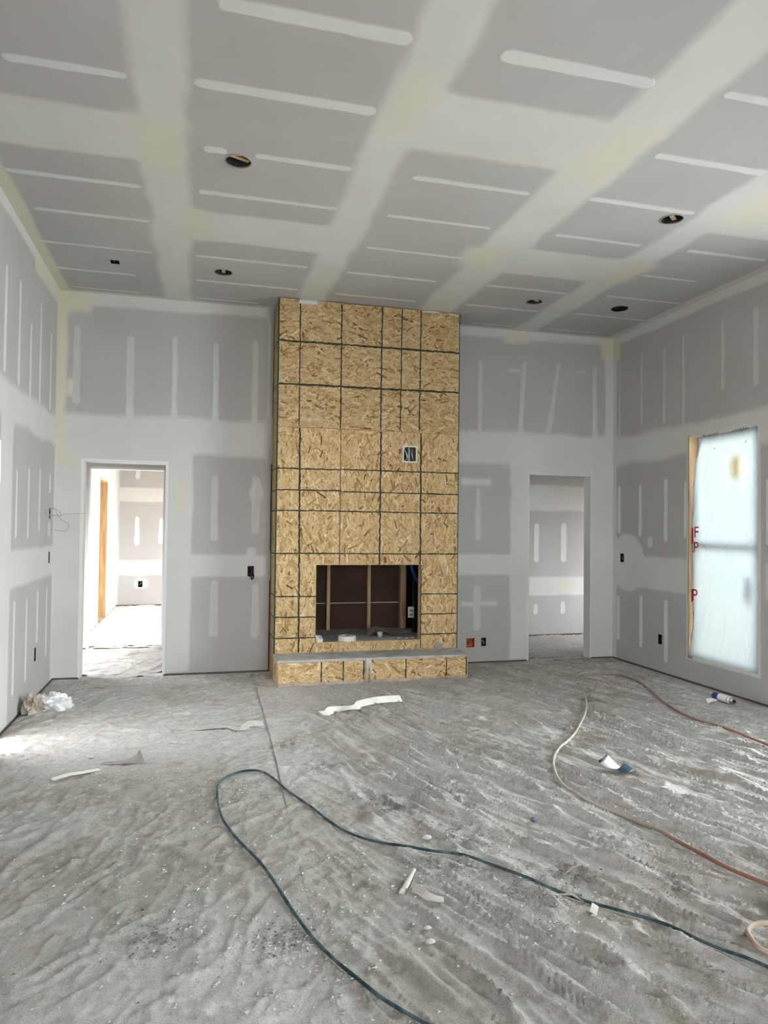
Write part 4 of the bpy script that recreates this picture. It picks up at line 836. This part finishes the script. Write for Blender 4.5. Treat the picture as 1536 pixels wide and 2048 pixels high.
TAN = [(2.40,2.10),(2.33,2.17),(2.25,2.215),(2.16,2.237),(2.092,2.234),(2.064,2.238),(2.027,2.234),(1.998,2.221),(1.973,2.202),(1.955,2.171),(1.941,2.135),(1.937,2.101),(1.953,2.067),(1.985,2.025),(2.04,1.985),(2.12,1.955),(2.22,1.94)]
tag(tube_obj('air_hose', catmull(on_floor(BLUE, .0062), 2), .0062, 'bluehose', None, 10), 'thin teal blue hose looping across the floor in the foreground', 'hose')
def tinted(o, seg, stops):
    n = len(o.data.vertices)//seg; t = np.linspace(0, 1, n); c = np.ones((n, 4), np.float32)
    for k in range(3): c[:, k] = np.interp(t, [q[0] for q in stops], [q[1][k] for q in stops])
    o.data.attributes.new('tone', 'FLOAT_COLOR', 'POINT').data.foreach_set('color', np.repeat(c, seg, 0).ravel()); return o
DUSTY, RUST = (.50, .44, .385), (.27, .125, .095)
tag(tinted(tube_obj('air_hose', catmull(on_floor(RED, .0088), 2), .0088, 'redhose', None, 10), 10, [(0, RUST), (.18, (.33, .2, .165)), (.30, (.36, .26, .21)), (.36, DUSTY), (.74, DUSTY), (.82, (.38, .30, .25)), (.86, RUST), (1, (.33, .15, .115))]), 'dusty red and tan hose snaking across the floor on the right', 'hose')
tag(tube_obj('air_hose', catmull(on_floor(TAN, .010, .004), 2), .010, 'tanhose', None, 10), 'tan hose coil at the right edge of the foreground', 'hose')

# ------------------------------------------------------------------ things lying on the floor
def P3(x, y, dz=.002):
    g = np.linspace(-.022, .022, 5); gx, gy = np.meshgrid(x+g, y+g); h = height(gx, gy); return (x, y, float(.35*h.mean()+.65*h.max())+dz*.8)
ta = tag(from_bm('paper_tape_strip', ribbon_bm([P3(.968,5.582,.02), P3(1.03,5.63,.012), P3(1.05,5.67,.03), P3(1.121,5.733,.012), P3(1.233,5.709,.015), P3(1.30,5.75,.03), P3(1.341,5.80,.032), P3(1.525,5.861,.032), P3(1.733,5.939,.035)], .062, [.3, .5, 1.2, .7, .3, .6, .75, .8, .8], n=8), 'paper'), 'long white twisted strip of paper tape in front of the hearth', 'paper tape')
tag(from_bm('paper_tape_strip', ribbon_bm([P3(-.123,5.511,.006), P3(.046,5.474,.008), P3(.226,5.448,.01), P3(.331,5.371,.012), P3(.408,5.421,.03), P3(.508,5.46,.02)], .05, [0, .1, 0, .3, .7, .5], n=6), 'paperdull'), 'cream strip of paper tape lying left of the hearth', 'paper tape')
tag(from_bm('paper_tape_strip', ribbon_bm([P3(-.799,4.557,.008), P3(-.72,4.602,.009), P3(-.64,4.648,.009), P3(-.558,4.694,.008)], .05, [0, .05, 0, 0]), 'paper'), 'straight short strip of paper tape at the left of the floor', 'paper tape')
tag(from_bm('torn_grey_paper', ribbon_bm([P3(-.552,4.815,.01), P3(-.47,4.80,.012), P3(-.402,4.80,.016), P3(-.35,4.80,.03), P3(-.315,4.80,.05)], .07, [.1, 0, .2, .5, .9], taper=(.3, 1.2)), 'greypaper'), 'torn curled grey paper scrap on the left of the floor', 'paper')
tag(from_bm('flat_paper_scrap', ribbon_bm([P3(1.82,6.28,.006), P3(1.90,6.24,.012), P3(1.98,6.19,.008)], .08, [0, .1, 0], taper=(1, .6)), 'paperdull'), 'flat pale scrap of paper on the floor right in front of the hearth', 'paper')
# rolled paper tube with its crushed tail
t = empty('rolled_paper', (.886, 2.89, hz(.886, 2.89)), 'curled roll of dusty paper tape lying in the near middle of the floor', 'paper tape')
z = hz(.886, 2.89)
bm = bmesh.new(); n = 16; rows = []
for k in range(n+1):
    a = k/n*2*PI*.86+.6
    rows.append([bm.verts.new((c*.045+.017*math.cos(a)*(1-.2*c), c*.075+0*a, .019+.017*math.sin(a))) for c in (-1, 1)]+[bm.verts.new((c*.045+.0158*math.cos(a)*(1-.2*c), c*.075, .019+.0158*math.sin(a))) for c in (1, -1)])
for a, b in zip(rows, rows[1:]):
    for k in range(4): bm.faces.new([a[k], a[(k+1) % 4], b[(k+1) % 4], b[k]])
bm.faces.new(rows[0]); bm.faces.new(rows[-1][::-1]); from_bm('paper_curl', bm, 'paperdull', t, False)
inv(t, from_bm('paper_tail', ribbon_bm([P3(.885,2.83,.02), P3(.905,2.80,.018), P3(.925,2.765,.012), P3(.955,2.74,.010), P3(.985,2.73,.008)], .035, [1.0, .8, .5, .2, .1]), 'paperdull'))
# stick and slivers
tag(from_bm('paper_stick', ribbon_bm([P3(1.500,2.470,.012), P3(1.53,2.51,.02), P3(1.562,2.555,.018)], .028, [.4, .5, .4], .002), 'paperdull'), 'short stiff paper sliver pointing at the teal hose', 'paper')
SL = [((1.44,2.626),(1.54,2.60),'wood sliver lying against the near side of the teal hose'),((1.703,2.076),(1.764,2.045),'thin dark sliver at the lower right of the floor'),((1.573,2.816),(1.66,2.84),'dusty sliver just beyond the teal hose on the right'),((3.30,4.56),(3.40,4.53),'small dark twig of wire beside the far red hose'),((4.33,7.35),(4.44,7.34),'dark sliver lying before the right doorway'),((3.25,7.35),(3.40,7.25),'brown wood sliver lying right of the hearth'),((-.2,6.85),(-.05,6.9),'dark sliver lying before the left doorway'),((-.95,7.0),(-.78,6.95),'dark sliver near the left corner of the floor')]
for a, b, lab in SL:
    bm = bmesh.new(); mx, my = (a[0]+b[0])/2, (a[1]+b[1])/2
    tube(bm, [P3(*a, .006), (mx+.004, my+.005, max(hz(*a), hz(*b), hz(mx, my))+.009), P3(*b, .006)], [.003, .0055, .002], 5); tag(from_bm('wood_sliver', bm, 'greypaper', None), lab, 'sliver', 'slivers on the floor')
# glossy wrapper curling up, white with a black stripe, navy at the far end
wz = hz(2.56, 3.97)
t = empty('curled_wrapper', (2.56, 3.97, wz), 'curled glossy wrapper, white with a black stripe and navy end, inside the red hose loop', 'wrapper')
def quilt(name, rows, m, n=5):
    """curved sheet through pairs of edge points, with a little thickness"""
    L1, L2 = catmull([r[0] for r in rows], n), catmull([r[1] for r in rows], n); bm = bmesh.new(); R_ = []
    for p, q in zip(L1, L2):
        p, q = Vector(p), Vector(q); mid = (p+q)/2+Vector((0, 0, -.006)); R_.append([bm.verts.new(v) for v in (p, mid, q, q+Vector((0, -.0006, .0012)), mid+Vector((0, -.0006, .0012)), p+Vector((0, -.0006, .0012)))])
    for a, b in zip(R_, R_[1:]):
        for k in range(6): bm.faces.new([a[k], a[(k+1) % 6], b[(k+1) % 6], b[k]])
    bm.faces.new(R_[0][::-1]); bm.faces.new(R_[-1]); return inv(t, from_bm(name, bm, m, None, True))
W_ = dict(A=(2.462, 4.005, 0.073), B=(2.559, 4.063, 0.091), A2=(2.471, 3.995, 0.062), B2=(2.564, 4.053, 0.084), Cm=(2.483, 3.937, 0.052), Dm=(2.587, 3.995, 0.047), C=(2.514, 3.907, 0.05), D=(2.604, 3.975, 0.034), E=(2.652, 4.005, 0.043), G=(2.58, 3.859, 0.044), F=(2.641, 3.888, 0.042))
quilt('black_stripe', [(W_['A'], W_['B']), (W_['A2'], W_['B2'])], 'blackbox', 3); quilt('white_sheet', [(W_['A2'], W_['B2']), (W_['Cm'], W_['Dm']), (W_['C'], W_['D'])], 'white'); quilt('navy_end', [(W_['C'], W_['D']), (tuple((a+b)/2 for a, b in zip(W_['C'], W_['G'])), W_['E']), (W_['G'], W_['F'])], 'navy')
# lump of blue plastic
bm = bmesh.new(); bmesh.ops.create_icosphere(bm, subdivisions=2, radius=.018); R = random.Random(3)
for v in bm.verts: v.co *= R.uniform(.75, 1.15); v.co.z *= .7
o = tag(from_bm('blue_plastic_piece', bm, 'bluebit'), 'small bluish plastic lump near the middle right of the floor', 'plastic piece'); o.location = P3(1.705, 3.373, .010)
for x, y, r, lab in ((-.648, 4.976, .026, 'pale round chip of dried compound near the torn grey paper'), (.858, 2.555, .016, 'small pale pebble of compound in the near middle of the floor'), (.842, 2.475, .020, 'oval pale pebble of compound nearest the camera'), (1.10, 3.30, .026, 'flat pale flake of compound beside the teal hose bend'), (-.13, 5.15, .02, 'small pale folded chip left of the floor seam')):
    bm = bmesh.new(); bmesh.ops.create_icosphere(bm, subdivisions=2, radius=r); R = random.Random(int(x*1000))
    for v in bm.verts: v.co = Vector((v.co.x*R.uniform(.85, 1.12), v.co.y*.75*R.uniform(.85, 1.1), v.co.z*.4*R.uniform(.8, 1.1)))
    o = tag(from_bm('compound_chip', bm, 'mudchip', None, True), lab, 'chip', 'chips of dried compound'); o.location = P3(x, y, r*.25)
# spray can on its side and its paper cap
cx, cy = 4.50, 5.29; zc = hz(cx, cy)+.034
t = empty('spray_can', (cx, cy, hz(cx, cy)), 'white spray can with blue base and black lettering lying by the right wall', 'spray can')
ax = Vector((.055, -1, 0)).normalized(); sx = ax.cross(Vector((0, 0, 1))).normalized()
Mc = Matrix(((sx.x, 0, ax.x, cx), (sx.y, 0, ax.y, cy), (sx.z, 1, 0, zc), (0, 0, 0, 1)))
def can_part(name, prof, m): bm = bmesh.new(); lathe(bm, prof, Mc, 28); return inv(t, from_bm(name, bm, m, None, True))
can_part('base', [(.0001, -.125), (.028, -.125), (.032, -.122), (.0325, -.06)], 'bluecap'); can_part('can_body', [(.0325, -.06), (.0325, .072), (.031, .075)], 'white')
can_part('band', [(.0328, .045), (.0328, .053)], 'grey'); can_part('shoulder', [(.031, .075), (.026, .088), (.018, .094), (.0125, .096)], 'steel'); can_part('nozzle', [(.0125, .096), (.0115, .112), (.006, .117), (.0001, .117)], 'black')
bm = bmesh.new()
for k, (a0, zz, l) in enumerate([(a, zz, l) for zz in (.02, .03) for a, l in ((2.2, .16), (2.5, .10), (2.72, .2), (3.05, .12), (3.3, .2))]):
    pts = [Mc @ Vector((.0331*math.cos(a0+l*q), .0331*math.sin(a0+l*q), zz+.006*(i % 2))) for i, q in enumerate((0, .33, .66, 1))]; tube(bm, pts, .0013, 5)
inv(t, from_bm('printed_lettering', bm, 'black'))
tag(from_bm('paper_cone', ribbon_bm([P3(4.335,5.32,.022), P3(4.37,5.30,.03), P3(4.41,5.28,.014)], .05, [.7, .9, .6], taper=(1, .3)), 'paper'), 'white folded paper bit next to the spray can', 'paper')
# crumpled plastic and insulation by the left wall
def blob(name, loc, rad, seed, m, label, cat, rough=.5, flat=.6, sub=4):
    bm = bmesh.new(); bmesh.ops.create_icosphere(bm, subdivisions=sub, radius=1); co = np.array([v.co[:] for v in bm.verts])
    n1 = np.abs(fbm(co[:, 0]*2.2+seed+co[:, 2]*1.7, co[:, 1]*2.2+5+co[:, 2], seed, 3)-.5)*4; n2 = np.abs(fbm(co[:, 0]*6+seed-co[:, 2]*3, co[:, 1]*6+co[:, 2]*4, seed+1, 2)-.5)*2
    f = 1-rough*.5*n1-rough*.3*n2+rough*.35
    for v, k in zip(bm.verts, f): v.co = Vector((v.co.x*rad[0]*k, v.co.y*rad[1]*k, max(v.co.z*rad[2]*k, -.25*rad[2])))
    o = tag(from_bm(name, bm, m, None, False), label, cat); o.location = loc; return o
blob('crumpled_plastic', P3(-1.12, 6.30, .028), (.14, .10, .10), 3, 'plasticw', 'crumpled white plastic bundle against the left wall', 'plastic sheet', .9)
blob('insulation_tuft', P3(-1.245, 6.23, .028), (.075, .10, .11), 5, 'insul', 'fuzzy tan insulation tuft beside the crumpled white plastic', 'insulation', 1.0)
# edge of a white carton at the right border
cz = hz(2.19, 2.28)
t = empty('white_carton', (2.24, 2.27, cz), 'low white carton at the right edge above the tan hose coil', 'carton'); t.rotation_euler = (0, 0, math.radians(-55))
bm = bmesh.new(); box(bm, (-.06, -.075, .004), (.06, .105, .034)); bmesh.ops.bevel(bm, geom=bm.edges[:], offset=.002, segments=1, affect='EDGES'); from_bm('carton_body', bm, 'plasticw', t); bar('carton_lid', (-.061, -.0755, .034), (.061, .1055, .0365), 'paper', t, .0006)

# ------------------------------------------------------------------ crumbs nobody could count
def crumbs(name, n, seed, m, label, cat, smin, smax, place):
    R = np.random.RandomState(seed); V, Fc = [], []
    xy = place(R, n); z = height(xy[:, 0], xy[:, 1])
    base = np.array([(1,0,-.3),(-.5,.87,-.3),(-.5,-.87,-.3),(.3,.2,.6),(-.3,-.1,.7)])
    faces = [(0,1,3),(1,4,3),(1,2,4),(2,0,4),(0,3,4),(0,2,1)]
    for k in range(len(xy)):
        s = smin*(smax/smin)**(R.rand()**2.2); a = R.rand()*6.28; c, q = math.cos(a), math.sin(a)
        b = base*(.7+.6*R.rand(5, 3))*np.array([s, s*R.uniform(.3, 1), s*R.uniform(.12, .4)])
        p = np.stack([b[:, 0]*c-b[:, 1]*q+xy[k, 0], b[:, 0]*q+b[:, 1]*c+xy[k, 1], b[:, 2]+z[k]+s*.12], -1); o = len(V); V += p.tolist(); Fc += [tuple(o+i for i in f) for f in faces]
    me = bpy.data.meshes.new(name); me.from_pydata(V, [], Fc); return tag(link(name, me, m), label, cat, kind='stuff')
def inroom(p): return p[(p[:, 0] > XL+.05) & (p[:, 0] < XR-.05) & (p[:, 1] > 1.6) & (p[:, 1] < 7.45) & ~((p[:, 0] > .7) & (p[:, 0] < 2.72) & (p[:, 1] > 6.68))]
CL = [(.25,4.2,.30),(.55,5.4,.45),(.5,6.0,.5),(1.0,3.0,.35),(.3,2.6,.35),(1.5,2.6,.3),(-.4,4.9,.5),(-.9,6.6,.4),(1.7,6.5,.4),(0,3.2,.6),(1.0,4.9,.4),(2.2,3.0,.4)]
def place_white(R, n):
    a = np.stack([R.uniform(XL, XR, n), 1.7+5.8*R.rand(n)], -1); k = R.randint(0, len(CL), n); c = np.array(CL)[k]; b = c[:, :2]+R.randn(n, 2)*c[:, 2:]*.6
    lean = R.rand(n) < np.where(a[:, 0] < 1.8, .75, .25); return inroom(np.concatenate([a[lean], b]))
def place_dark(R, n):
    a = np.stack([R.uniform(XL, XR, n//4), 1.7+5.8*R.rand(n//4)], -1); k = R.randint(0, len(DARK), n); c = np.array(DARK)[k]; return inroom(np.concatenate([a, c[:, :2]+R.randn(n, 2)*c[:, 2:]*.8]))
crumbs('plaster_crumbs', 9000, 21, 'mudchip', 'pale crumbs of dried joint compound strewn over the drop cloths', 'crumbs', .002, .014, place_white)
crumbs('dirt_crumbs', 2800, 22, 'dirt', 'dark crumbs of dirt trodden into the drop cloths', 'crumbs', .002, .009, place_dark)
crumbs('dust_crumbs', 4200, 23, 'paperdull', 'dull grey crumbs and paper shreds strewn over the drop cloths', 'crumbs', .002, .011, place_white)
